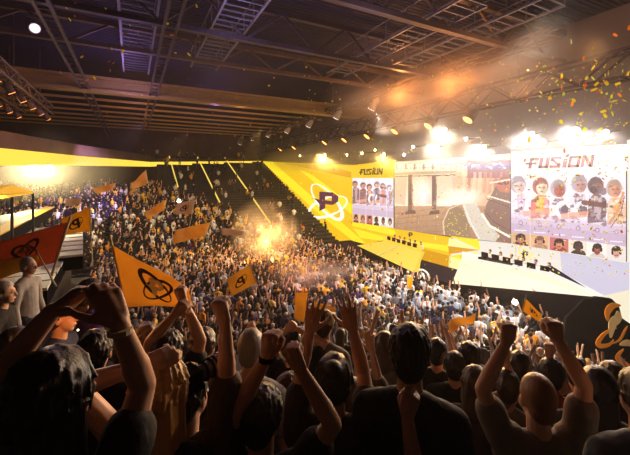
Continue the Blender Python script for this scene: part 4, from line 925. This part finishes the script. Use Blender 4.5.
# places in the crowd
pts = []; R2 = random.Random(21)
def put(x, y, z, zone):
    x += R2.uniform(-.2, .2); y += R2.uniform(-.2, .2); q = proj((x, y, z + 1.6))
    if q[2] < 2.8 or not (-15 < q[0] < 645) or q[1] > 470: return
    pts.append((q[2], x, y, z, zone, q[0], q[1]))
gx = np.arange(-16, 18.2, .60)
y = 2.0
while y < 34.2:
    for x in gx:
        p = np.array([x, y, 0]); s = p @ DV; q = p @ QV; dz_ = deckz(p)
        onst = q < 6.8 and dz_ > .05
        if x < -2.3 and y > 8:
            q_ = proj((x, y, PZ + 1.6))
            if y > 17 and y < 32.6 and x < -3.9 and R2.random() < .9 and not (q_[0] < 64 and q_[2] < 33): put(x, y, PZ, 'platform')
            continue
        if onst:
            px, py, t = proj((x, y, dz_ + 1.6))
            if t > 4.2 and px > 335 and x < 16.6: put(x, y, dz_, 'bank')
            elif t > 4.2 and px < 335 and px > 180 and q < 6 and R2.random() < .0: put(x, y, dz_, 'bank')
        elif x < 17.3 and y > 8.5 and (not (q < 7.6)): put(x, y, 0, 'floor')
        elif x < 17.3 and dz_ <= .05 and q < 7.6 : put(x, y, 0, 'floor')
    y += .62
y = 35.
while y < 64:
    for x in np.arange(-26, 21.5, .62):
        zz = endz(math.floor((y - ES0) / .8) * .8 + ES0) + .12
        if x < 3.4:
            if y < 49.8: put(x, y, zz, 'far')
            elif 51 < y < 55 and R2.random() < .35: put(x, y, endz(50), 'conc')
        else:
            lim = ES0 + 15 * max(0, 1 - (x - 3.4) / 15)
            if y < lim and R2.random() < .95: put(x, y, zz, 'far')
            elif R2.random() < .10: put(x, y, zz, 'dark')
    y += .8
pts.sort()
NI = 245
hero_xy = [(o.location.x, o.location.y) for o in bpy.data.objects if o.get('category') == 'person']
pts = [p for p in pts if not any((p[1] - a) ** 2 + (p[2] - b) ** 2 < .2 for a, b in hero_xy)]
ind, rest_ = pts[:NI], pts[NI:]
for (t, x, y, z, zn, px, py) in ind:
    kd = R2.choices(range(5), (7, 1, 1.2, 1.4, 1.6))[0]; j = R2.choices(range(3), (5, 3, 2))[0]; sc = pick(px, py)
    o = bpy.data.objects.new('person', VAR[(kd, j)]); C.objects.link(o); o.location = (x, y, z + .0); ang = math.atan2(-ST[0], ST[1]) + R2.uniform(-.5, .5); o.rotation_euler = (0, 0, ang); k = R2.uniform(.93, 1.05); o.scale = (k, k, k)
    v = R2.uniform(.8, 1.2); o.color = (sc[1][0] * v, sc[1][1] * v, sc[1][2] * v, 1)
    zone = {'bank': 'on the right bank', 'floor': 'on the packed floor', 'platform': 'on the left platform', 'far': 'on the far stand'}.get(zn, 'far off')
    tag(o, '%s spectator in a %s top, %s, %s' % (HN[j], sc[0], POSE[kd], zone), 'person', '%s spectators in %s tops %s %s' % (HN[j], sc[0], POSE[kd], zone))
# the uncountable rest
def low(kind):
    mb = MB(); col = []
    def c(a, b, ra, rb, tg, n=6, fl=1.):
        k = len(mb.v); mb.cone(np.array(a), np.array(b), ra, rb, n, 1, fl, (0, 1, 0)); col.extend([tg] * (len(mb.v) - k))
    def e(cn, r, tg, n=7, m=5):
        k = len(mb.v); mb.ell(cn, r, None, n, m); col.extend([tg] * (len(mb.v) - k))
    e((0, .012, 1.585), (.078, .09, .115), 0); e((0, -.03, 1.65), (.092, .10, .085), 1); c((-.13, 0, 1.37), (.13, 0, 1.37), .085, .085, 2, 6); c((0, 0, 1.36), (0, 0, .88), .18, .16, 2, 8, .7)
    for s, up in ((-1, kind in (1, 3)), (1, kind in (2, 3))):
        if up: c((s * .2, 0, 1.4), (s * .30, 0, 1.62), .055, .045, 2); c((s * .30, 0, 1.62), (s * .24, .08, 1.92), .042, .04, 0); e((s * .235, .09, 1.97), (.045, .04, .06), 0, 6, 4)
        else: c((s * .2, 0, 1.38), (s * .25, -.02, 1.1), .055, .045, 2); c((s * .25, -.02, 1.1), (s * .2, .15, .95), .04, .035, 0)
        c((s * .09, 0, .85), (s * .1, 0, .05), .09, .06, 3, 5)
    f = []
    for q in mb.f:
        for i in range(1, len(q) - 1): f.append((q[0], q[i], q[i + 1]))
    return np.array(mb.v), np.array(f), np.array(col)
LOW = [low(k) for k in range(4)]
def crowd_mesh(name, plist, label):
    VV, FF, CC = [], [], []; off = 0
    for (t, x, y, z, zn, px, py) in plist:
        kd = R2.choices(range(4), (9, 1.2, 1.2, 1.2))[0]; v, f, c = LOW[kd]; a = math.atan2(-ST[0], ST[1]) + R2.uniform(-.7, .7); k = R2.uniform(.92, 1.08); ca, sa = math.cos(a), math.sin(a)
        Rz = np.array([[ca, -sa, 0], [sa, ca, 0], [0, 0, 1]]); VV.append((v * k) @ Rz.T + (x, y, z)); FF.append(f + off); off += len(v)
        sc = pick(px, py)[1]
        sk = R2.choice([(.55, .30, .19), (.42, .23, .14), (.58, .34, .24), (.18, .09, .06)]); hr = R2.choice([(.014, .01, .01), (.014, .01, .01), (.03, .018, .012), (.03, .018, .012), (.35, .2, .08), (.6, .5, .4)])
        pal = np.array([sk, hr, sc, (.02, .022, .035)]); CC.append(pal[c])
    VV = np.vstack(VV); FF = np.vstack(FF); CC = np.vstack(CC)
    me = bpy.data.meshes.new(name); me.vertices.add(len(VV)); me.vertices.foreach_set('co', VV.astype(np.float32).ravel()); me.loops.add(len(FF) * 3); me.loops.foreach_set('vertex_index', FF.astype(np.int32).ravel())
    me.polygons.add(len(FF)); me.polygons.foreach_set('loop_start', np.arange(0, len(FF) * 3, 3, dtype=np.int32)); me.update(calc_edges=True); me.validate()
    at = me.attributes.new('col', 'FLOAT_COLOR', 'POINT'); at.data.foreach_set('color', np.column_stack([CC, np.ones(len(CC))]).astype(np.float32).ravel())
    me.shade_smooth(); o = build(name, me, attr_mat('crowd clothing and skin')); tag(o, label, 'crowd', kind='stuff'); return o
crowd_mesh('crowd', rest_, 'dense cheering crowd covering the arena floor and the far stand')
print('CROWD', len(pts), 'hero', len(hero_xy))
# --- players at the desks
for (pa, pb, lb, m_) in ((W(385, 240, 20.6), W(416, 249.3, 20.6), 'left yellow stage', 0), (W(478, 257, 20.6), W(550, 275, 20.6), 'right white stage', 1)):
    dk = empty('player_desk', (pa + pb) / 2 - UP * .7); tag(dk, 'long dark desk with monitors on the ' + lb, 'desk', 'player desks')
    off = np.array([.6, 0, 0]); build('desk_top', MB().prism([pa, pb, pb + off, pa + off], (0, 0, -.08)), M['black'], dk); build('front_panel', MB().prism([pa, pb, pb - UP * .2, pa - UP * .2], (.06, 0, 0)), mat('dark grey desk panel', (.09, .07, .08), .6), dk)
    for i in range(6):
        p = pa + (pb - pa) * (i + .5) / 6; w = abs((pb - pa)[1]) / 6 * .32
        mo = empty('monitor', p + off * .35); tag(mo, '%s monitor from the left on the desk of the %s' % (ORD[i], lb), 'monitor', 'monitors of the ' + lb)
        build('screen_back', MB().box(p + (.15, -w, .06), p + (.2, w, .38)), M['black'], mo); build('stand', MB().box(p + (.2, -.05, 0), p + (.25, .05, .3)), M['black'], mo)
        o = bpy.data.objects.new('person', VAR[(0, i % 2)]); C.objects.link(o); q = p + (1.0, w * .9, -1.28); o.location = V(q); o.rotation_euler = (0, 0, math.pi / 2 + .1); o.color = [(.5, .08, .06, 1), (.65, .62, .6, 1)][i % 2] if m_ == 0 else (.7, .66, .62, 1)
        tag(o, '%s player from the left behind the desk of the %s' % (ORD[i], lb), 'person', 'players on the ' + lb)

# ================================================================= flags
FO = mat('orange flag cloth', (.96, .60, .14), .75, var=.1, vscale=3, bump=.3, bscale=5); FY = mat('yellow flag cloth', (.95, .60, .04), .75, var=.08, vscale=3); FD = mat('rust orange flag cloth', (.55, .18, .07), .8, var=.12, vscale=3); FP = mat('pale flag cloth', (.65, .48, .34), .8); POLE = mat('flag pole', (.45, .36, .2), .4); INK = mat('dark flag print', (.04, .015, .02), .7); INKY = mat('pale yellow flag print', (1, .8, .25), .7)
def translucent(m_, k):   # thin cloth and paper let light through
    nt = m_.node_tree; b = nt.nodes['Principled BSDF']; tr = nt.nodes.new('ShaderNodeBsdfTranslucent'); mx = nt.nodes.new('ShaderNodeMixShader'); mx.inputs[0].default_value = k
    src = b.inputs['Base Color'].links[0].from_socket if b.inputs['Base Color'].links else None
    if src: nt.links.new(src, tr.inputs['Color'])
    else: tr.inputs['Color'].default_value = b.inputs['Base Color'].default_value
    nt.links.new(b.outputs[0], mx.inputs[1]); nt.links.new(tr.outputs[0], mx.inputs[2]); nt.links.new(mx.outputs[0], nt.nodes['Material Output'].inputs['Surface'])
for m_ in (FO, FY, FD, FP): translucent(m_, .5)
def flag(c4, t, m, label, pole=None, emb=None, wave=.06, em=None, dt=(0, 0, 0, 0), sag=0.):
    """c4: four corners in order around the cloth, first two on the pole side"""
    K = [P(x, y, t + d_) for (x, y), d_ in zip(c4, dt)]; root = empty('flag', K[0]); tag(root, label, 'flag')
    size = np.linalg.norm(K[0] - K[2]); nrm_ = nrm(np.cross(K[3] - K[0], K[1] - K[0])); nrm_ = nrm_ if nrm_ @ FW < 0 else -nrm_
    def sf(u, v):  # u along the cloth, v along the pole
        p = K[0] * (1-u) * (1-v) + K[3] * u * (1-v) + K[2] * u * v + K[1] * (1-u) * v
        return p + nrm_ * size * wave * math.sin(u * 7 + v * 2) * (.3 + u) + UP * size * sag * math.sin(u * math.pi) * (-1)
    nu, nv = 18, 10; mb = MB(); vs = []
    for side in (0, 1):
        for j in range(nv + 1):
            for i in range(nu + 1): vs.append(sf(i / nu, j / nv) - nrm_ * .006 * side)
    n1 = (nu + 1) * (nv + 1); fs = []
    for j in range(nv):
        for i in range(nu):
            a = j * (nu + 1) + i; fs.append((a, a + 1, a + nu + 2, a + nu + 1)); fs.append((n1 + a + nu + 1, n1 + a + nu + 2, n1 + a + 1, n1 + a))
    for j in range(nv): fs += [(j*(nu+1), (j+1)*(nu+1), n1+(j+1)*(nu+1), n1+j*(nu+1)), (n1+j*(nu+1)+nu, n1+(j+1)*(nu+1)+nu, (j+1)*(nu+1)+nu, j*(nu+1)+nu)]
    for i in range(nu): fs += [(n1+i, n1+i+1, i+1, i), (nv*(nu+1)+i, nv*(nu+1)+i+1, n1+nv*(nu+1)+i+1, n1+nv*(nu+1)+i)]
    mb.add(vs, fs); build('cloth', mb, m, root, smooth=True, fixn=False)
    if pole is None: pole = (c4[1], c4[0], 1.0)
    (xb, yb), (xt, yt), ext = pole
    a, b = P(xb, yb, t + dt[1]), P(xt, yt, t + dt[0]); d = b - a; a = a - d * ext
    build('pole', MB().cone(a, b + d * .03, max(.012, size * .012), max(.010, size * .01), 8, 1), POLE, root)
    if emb:
        kind_, u0, v0, s, asp = emb; em = em or INK
        class Sp:
            off = nrm_ * .012
            def __call__(self, x, y): return sf(u0 + x * s, v0 + y * s * asp) + nrm_ * .012
        class Sp2(Sp):
            off = nrm_ * .03
        if kind_ == 'P':
            l = MB(); letterP(l, Sp(), 0, 0, 1.); build('letter_print', l, em, root)
            l = MB(); orbit(l, 0, .1, 1.7, .9, .5, .12, .3, Sp(), 24); build('ring_print', l, em, root) if s > .12 else None
        else:
            l = MB(); orbit(l, 0, .1, 2.0, .95, .75, .45, .12, Sp(), 30); orbit(l, .1, .25, 2.0, .9, -.5, .12, .4, Sp(), 30); build('ring_print', l, INK, root)
            l = MB(); letterP(l, Sp2(), 0, 0, .9); build('letter_print', l, em, root)
    return root
flag([(68, 222), (56, 262), (-14, 282), (-10, 244)], 6.5, FD, 'large dark rust-orange flag with a faint ring at the left edge', pole=((54, 268), (70, 218), .8), emb=('O', .5, .45, .10, 1.6), em=FD, wave=.03)
flag([(40, 255), (38, 262), (-16, 288), (-12, 262)], 6.3, FY, 'bright yellow flag hanging just under the large rust-orange flag', pole=((50, 275), (38, 253), .5), wave=.03)
flag([(90, 207), (91, 231), (65, 235), (61, 219)], 9, FY, 'yellow flag with a dark letter emblem at the left, in front of the floor crowd', pole=((92, 252), (90, 205), .3), emb=('P', .50, .5, .16, 1.3), wave=.02)
flag([(112, 245), (125, 307), (194, 306), (189, 288)], 4.2, FO, 'big orange flag with a ringed pale emblem left of centre', pole=((127, 312), (111, 240), .25), emb=('O', .52, .50, .115, 1.9), em=INKY, wave=.025, sag=.0)
flag([(250, 264), (257, 283), (232, 296), (227, 279)], 9, FO, 'small orange flag with a dark letter emblem at the middle of the crowd', pole=((262, 300), (249, 261), .3), emb=('P', .5, .5, .16, 1.2), wave=.03)
flag([(116, 183), (112, 190), (97, 194), (94, 188)], 26, FO, 'small orange flag highest at the back left of the crowd', wave=.08)
flag([(146, 170), (148, 183), (133, 190), (131, 184)], 26, FO, 'pointed orange flag above the back of the crowd near the gallery', wave=.06)
flag([(167, 199), (164, 210), (148, 219), (145, 212)], 22, FO, 'narrow orange flag on the left slope of the crowd', wave=.08)
flag([(195, 200), (192, 214), (175, 214), (177, 203)], 22, FP, 'pale flag with a dull mark beside a camera flash', emb=('P', .5, .5, .15, 1.3), wave=.04)
flag([(211, 222), (205, 236), (173, 244), (176, 230)], 19, FO, 'long orange flag in the middle of the left crowd', wave=.05)
flag([(82, 198), (80, 204), (66, 207), (66, 199)], 24, FP, 'small pale banner in the far left crowd', wave=.05)
flag([(244, 231), (243, 236), (222, 235), (223, 228)], 20, FP, 'small pale banner held low in the middle crowd', wave=.04)
flag([(295, 293), (308, 292), (304, 322), (294, 318)], 7, FO, 'upright orange flag left of the stretched-up hands', pole=((306, 330), (309, 290), .2), wave=.05)
flag([(313, 301), (317, 313), (333, 318), (336, 308)], 7.5, FO, 'orange flag lying low between the stretched-up hands', wave=.05)
flag([(476, 313), (474, 323), (447, 332), (446, 323)], 9, FO, 'crumpled orange flag over the crowd at the right of centre', wave=.12)
flag([(525, 298), (522, 311), (540, 322), (541, 314)], 9, FY, 'bright yellow flag between the ginger man\'s raised fists', pole=((521, 322), (526, 296), .3), emb=('P', .55, .45, .14, 1.2), wave=.04)
flag([(407, 275), (407, 287), (411, 290), (413, 277)], 20, FY, 'tiny upright yellow banner beside the round white emblem', wave=.05)

# ================================================================= confetti
cc = []; CM_ = [mat('yellow confetti', (1, .92, .06), .5), mat('lime yellow confetti', (.78, .95, .10), .5), mat('gold confetti', (.9, .48, .05), .5), mat('orange confetti', (.85, .25, .04), .5)]
for m_ in CM_: translucent(m_, .6)
cme = []
for m_ in CM_:
    me = MB().prism([(-.5, -.3, 0), (.1, -.34, .05), (.5, -.2, 0), (.5, .3, 0), (-.05, .34, .05), (-.5, .25, 0)], (0, 0, .04)).mesh('confetti'); me.materials.append(m_); cme.append(me)
R3 = random.Random(77); spots = []
def zone(n, x0, x1, y0, y1, t0, t1, s0, s1, w=(4, 4, 2, 1)):
    for _ in range(n):
        t = R3.uniform(t0, t1); spots.append((P(R3.uniform(x0, x1), R3.uniform(y0, y1), t), R3.uniform(s0, s1) * t / F, R3.choices(range(4), w)[0]))
def zoneg(n, cx, cy, sx_, sy_, t0, t1, s0, s1, w=(4, 4, 2, 1)):
    for _ in range(n):
        t = R3.uniform(t0, t1); x = R3.gauss(cx, sx_); y = min(R3.gauss(cy, sy_), 290); spots.append((P(x, y, t), R3.uniform(s0, s1) * t / F, R3.choices(range(4), w)[0]))
zoneg(64, 590, 95, 26, 28, 7, 12, 3.0, 5.2); zone(86, 515, 629, 140, 240, 8, 13, 1.8, 3.4); zone(22, 300, 350, 165, 225, 18, 26, 1.0, 2.0, (1, 1, 2, 2)); zoneg(34, 520, 248, 18, 10, 9, 14, 1.4, 2.6, (4, 1, 2, 0))
zone(22, 60, 200, 2, 80, 6, 10, 2.0, 4.0, (3, 0, 3, 1)); zone(40, 90, 420, 60, 150, 10, 18, 1.2, 2.2, (1, 0, 2, 4)); zone(32, 395, 510, 60, 215, 9, 15, 1.2, 2.6, (3, 2, 3, 2))
for p, s, m_ in spots:
    o = bpy.data.objects.new('confetti_flake', cme[m_]); C.objects.link(o); o.location = V(p); o.rotation_euler = (R3.uniform(0, 6), R3.uniform(0, 6), R3.uniform(0, 6)); o.scale = (s, s * R3.uniform(.6, 1), s)
    tag(o, '%s confetti flake fluttering in the air of the hall' % ['yellow', 'lime-yellow', 'gold', 'orange'][m_], 'confetti', '%s confetti flakes' % ['yellow', 'lime-yellow', 'gold', 'orange'][m_])
b = MB()
for k in range(2000):
    x = R3.uniform(300, 628); y = R3.uniform(60, 275); t = R3.uniform(10, 16.5)
    if R3.random() > (.15 + .85 * ((x - 300) / 330) ** 2): continue
    p = P(x, y, t)
    if p[0] > 19.5: continue
    s = R3.uniform(.8, 1.7) * t / F * .5; b.cur = R3.choices(range(4), (4, 3, 2, 1))[0]; a = rng.normal(size=3); a = nrm(a); c_ = nrm(np.cross(a, rng.normal(size=3)))
    b.prism([p - a * s - c_ * s, p + a * s - c_ * s, p + a * s + c_ * s, p - a * s + c_ * s], np.cross(a, c_) * s * .1)
tag(build('confetti_dust', b, CM_, fixn=False), 'fine glittering confetti filling the air in front of the screens', 'confetti', kind='stuff')
# flares and camera flashes in the crowd
for (x, y, t, r_, e_, lb) in ((515, 302, 13, .09, 300, 'dazzling hand flare burning in the crowd under the white stage'), (179, 201, 27, .12, 200, 'camera flash glinting beside the pale flag'), (78, 330, 2.9, .008, 6, 'small lit phone screen low at the left')):
    p = P(x, y, t); root = empty('flare', p); tag(root, lb, 'light'); build('glowing_tip', MB().ell(p, (r_,) * 3, None, 10, 8), emis('flare glow', (1, .82, .5), e_), root, smooth=True)
    build('handle', MB().cone(p - UP * r_ * 3.5, p - UP * r_ * .8, r_ * .3, r_ * .35, 8, 1), M['black'], root)

# ================================================================= haze and light
def volume(name, mb, dens, col, an=.4, noise=None, label=None):
    m = bpy.data.materials.new(name); m.use_nodes = True; nt = m.node_tree; nt.nodes.clear(); out = nt.nodes.new('ShaderNodeOutputMaterial'); vs = nt.nodes.new('ShaderNodeVolumeScatter')
    vs.inputs['Color'].default_value = (*col, 1); vs.inputs['Density'].default_value = dens; vs.inputs['Anisotropy'].default_value = an
    nt.links.new(vs.outputs[0], out.inputs['Volume'])
    if name != 'haze':
        tc = nt.nodes.new('ShaderNodeTexCoord'); n = nt.nodes.new('ShaderNodeTexNoise'); n.inputs['Scale'].default_value = noise or 1; n.inputs['Detail'].default_value = 3; nt.links.new(tc.outputs['Object'], n.inputs['Vector'])
        mr = nt.nodes.new('ShaderNodeMapRange'); mr.inputs[1].default_value = .35; mr.inputs[2].default_value = .75; mr.inputs[3].default_value = 0; mr.inputs[4].default_value = 1; nt.links.new(n.outputs['Fac'], mr.inputs[0])
        g = nt.nodes.new('ShaderNodeVectorMath'); g.operation = 'LENGTH'; nt.links.new(tc.outputs['Object'], g.inputs[0])
        m2 = nt.nodes.new('ShaderNodeMapRange'); m2.inputs[1].default_value = .2; m2.inputs[2].default_value = 1.0; m2.inputs[3].default_value = 1; m2.inputs[4].default_value = 0; nt.links.new(g.outputs['Value'], m2.inputs[0])
        mu = nt.nodes.new('ShaderNodeMath'); mu.operation = 'MULTIPLY'; mu.inputs[0].default_value = 1; (nt.links.new(mr.outputs[0], mu.inputs[0]) if noise else None); nt.links.new(m2.outputs[0], mu.inputs[1])
        m3 = nt.nodes.new('ShaderNodeMath'); m3.operation = 'MULTIPLY'; m3.inputs[1].default_value = dens; nt.links.new(mu.outputs[0], m3.inputs[0]); nt.links.new(m3.outputs[0], vs.inputs['Density'])
    o = build(name, mb, m); tag(o, label or 'thin stage haze filling the whole hall', 'haze', kind='stuff'); return o
HAZE = .0009
volume('haze', MB().box((-45.4, -13.9, .02), (22.38, 65.9, CEIL - .02)), HAZE, (1, .96, .92), .55)
def cloud(name, c, r, dens, col, sc, label):
    me = MB().ell((0, 0, 0), (1, 1, 1), None, 20, 14); o = volume(name, me, dens, col, .2, sc, label); o.location = V(c); o.scale = r; return o
cloud('smoke_plume', P(264, 236, 30), (2.8, 5.5, 3.4), .55, (1, .8, .6), 2.4, 'orange-lit smoke plume rising from the crowd at the middle')
cloud('smoke_plume', P(312, 272, 22), (3.2, 3.2, .8), .4, (1, .75, .75), 2.4, 'low pinkish smoke drifting over the heads near the middle of the floor')
cloud('haze_bank', (20.9, 42, EYE + 3.0), (1.4, 20, 2.4), .24, (1, .93, .8), None, 'amber haze hanging along the floodlights over the yellow wall')
cloud('haze_bank', (20.9, 17, EYE + 3.6), (1.4, 16, 3.6), .24, (1, .97, .95), None, 'bright haze hanging around the floodlights above the screens')
cloud('haze_bank', P(40, 172, 27.5), (7, 3.5, 2.6), .09, (1, .9, .7), None, 'glowing haze around the dazzling lamp of the far left concourse')
cloud('haze_bank', P(430, 92, 20), (5.5, 9, 2.4), .28, (1, .8, .6), 1.8, 'orange-lit smoke under the roof above the screens')
def spot(name, p, aim, e, ang, col, blend=.5, r=.1):
    l = bpy.data.lights.new(name, 'SPOT'); l.energy = e; l.spot_size = math.radians(ang); l.spot_blend = blend; l.color = col; l.shadow_soft_size = r
    o = bpy.data.objects.new(name, l); o.location = V(p); o.rotation_euler = (V(aim) - V(p)).to_track_quat('-Z', 'Y').to_euler(); return link(o)
def point(name, p, e, col, r=.15):
    l = bpy.data.lights.new(name, 'POINT'); l.energy = e; l.color = col; l.shadow_soft_size = r; o = bpy.data.objects.new(name, l); o.location = V(p); return link(o)
# floodlights over the screens: yellow at the left, white at the right
for k, (x, y, s) in enumerate(FL):
    if s < 1.5: continue
    p = W(x, y, 20.6); c = (1, .62, .18) if x < 400 else (1, .80, .55) if x < 470 else (1, .88, .78)
    spot('floodlight_beam', p + np.array([-.5, 0, 0]), p + np.array([-1.6, 0, -3.]), (850 if x > 400 else 2300) * s, 168, c, .35, .2)
# can spots on the upper truss: beams
for k, (x, y, px, py, t, e, c, a) in enumerate([(338, 112.5, 395, 250, 24, 24000, (1, .9, .8), 7), (288, 128, 320, 235, 32, 26000, (1, .92, .8), 6), (374, 102.5, 440, 300, 17, 12000, (1, .95, .9), 26), (310, 121.5, 300, 262, 26, 16000, (1, .75, .45), 10)]):
    p = W(x, y, 17.0); p[2] -= .35; p = p + nrm(P(px, py, t) - p) * .8; spot('can_spot', p, P(px, py, t), e, a, c, .4)
spot('crowd_key_white', (13, 6, EYE + 7), P(440, 290, 17), 34000, 50, (1, .93, .85), .8, .3)
spot('crowd_key_amber', (13, 38, EYE + 6), P(222, 230, 33), 26000, 32, (1, .58, .14), .7, .15)
spot('crowd_key_amber_far', (6, 44, EYE + 6.2), P(130, 222, 34), 9000, 44, (1, .62, .26), .8, .15)
spot('crowd_violet', (1, 33, EYE + 5), P(75, 197, 38), 22000, 46, (.62, .45, 1), .9, .3)
point('concourse_lamp', P(40, 167.5, 28.8), 2500, (1, .78, .32), .3)
point('smoke_light', P(266, 240, 27.5), 1300, (1, .45, .12), .4)
point('smoke_light_low', P(306, 268, 20), 160, (1, .4, .3), .3)
point('face_fill', P(86, 308, 2.6), 9, (1, .35, .1), .05)  # added orange fill on the face of the woman in profile
point('flare_light', P(515, 300, 12.8), 250, (1, .75, .4), .1)
for (x, y, t, e, c) in ((450, 84, 17, 420, (1, .34, .07)), (400, 95, 24, 700, (1, .34, .07)), (570, 100, 12, 120, (1, .55, .45)), (520, 88, 15, 260, (1, .45, .2)), (300, 60, 18, 25, (.5, .4, 1)), (130, 100, 24, 420, (.5, .3, 1)), (60, 70, 14, 90, (.5, .3, 1)), (240, 40, 15, 200, (.42, .36, 1)), (380, 35, 13, 120, (.42, .36, 1)), (600, 40, 10, 60, (.5, .4, 1)), (215, 118, 34, 220, (.5, .3, 1)), (12, 105, 20, 50, (1, .38, .08)), (140, 125, 36, 130, (1, .36, .12)), (240, 130, 36, 160, (1, .4, .12))):
    point('roof_fill', P(x, y, t), e, c, .4)  # added fill points that tint the roof and its smoke violet and orange
# added warm rim light for the first rows from the left front
spot('rim_amber', (3, 16, EYE + 6), (0.5, 2, EYE - .8), 800, 40, (1, .55, .2), .6, .3)
spot('rim_fill_low', P(430, 222, 10), P(160, 350, 1.3), 1500, 70, (1, .52, .18), .6, .2)  # added low spot in mid-air, edges the raised arms with warm light
spot('platform_fill', P(60, 120, 14), P(20, 230, 12), 3500, 70, (1, .85, .6), .6, .2)  # added spot, brightens the desks on the left platform
spot('banner_fill', P(560, 250, 9), P(612, 335, 12.4), 350, 40, (1, .85, .65), .6, .1)  # added spot, brightens the ribbon print of the banner
spot('rim_white', (16, 7, EYE + 5), (1.5, 1.5, EYE - .9), 2600, 40, (1, .55, .22), .6, .3)
w = bpy.data.worlds.new('World'); bpy.context.scene.world = w; w.use_nodes = True; w.node_tree.nodes['Background'].inputs[0].default_value = (.01, .008, .014, 1); w.node_tree.nodes['Background'].inputs[1].default_value = 1
cam = bpy.data.cameras.new('Camera'); cam.sensor_width = 36; cam.lens = F / 630 * 36; cam.shift_y = -(227.5 - HZ) / 630; cam.clip_start = .05; cam.clip_end = 300
co = bpy.data.objects.new('Camera', cam); co.location = V(CAM); co.rotation_euler = (math.pi / 2, 0, -math.atan2(FW[0], FW[1])); link(co); bpy.context.scene.camera = co
vs = bpy.context.scene.view_settings; vs.view_transform = 'Standard'; vs.look = 'None'; vs.gamma = 1; vs.use_curve_mapping = False; vs.exposure = 0.0
cy = bpy.context.scene.cycles; cy.max_bounces = 5; cy.diffuse_bounces = 3; cy.glossy_bounces = 2; cy.transmission_bounces = 3; cy.volume_bounces = 1; cy.sample_clamp_indirect = 4; cy.volume_step_rate = 2; cy.volume_max_steps = 128; cy.use_light_tree = True
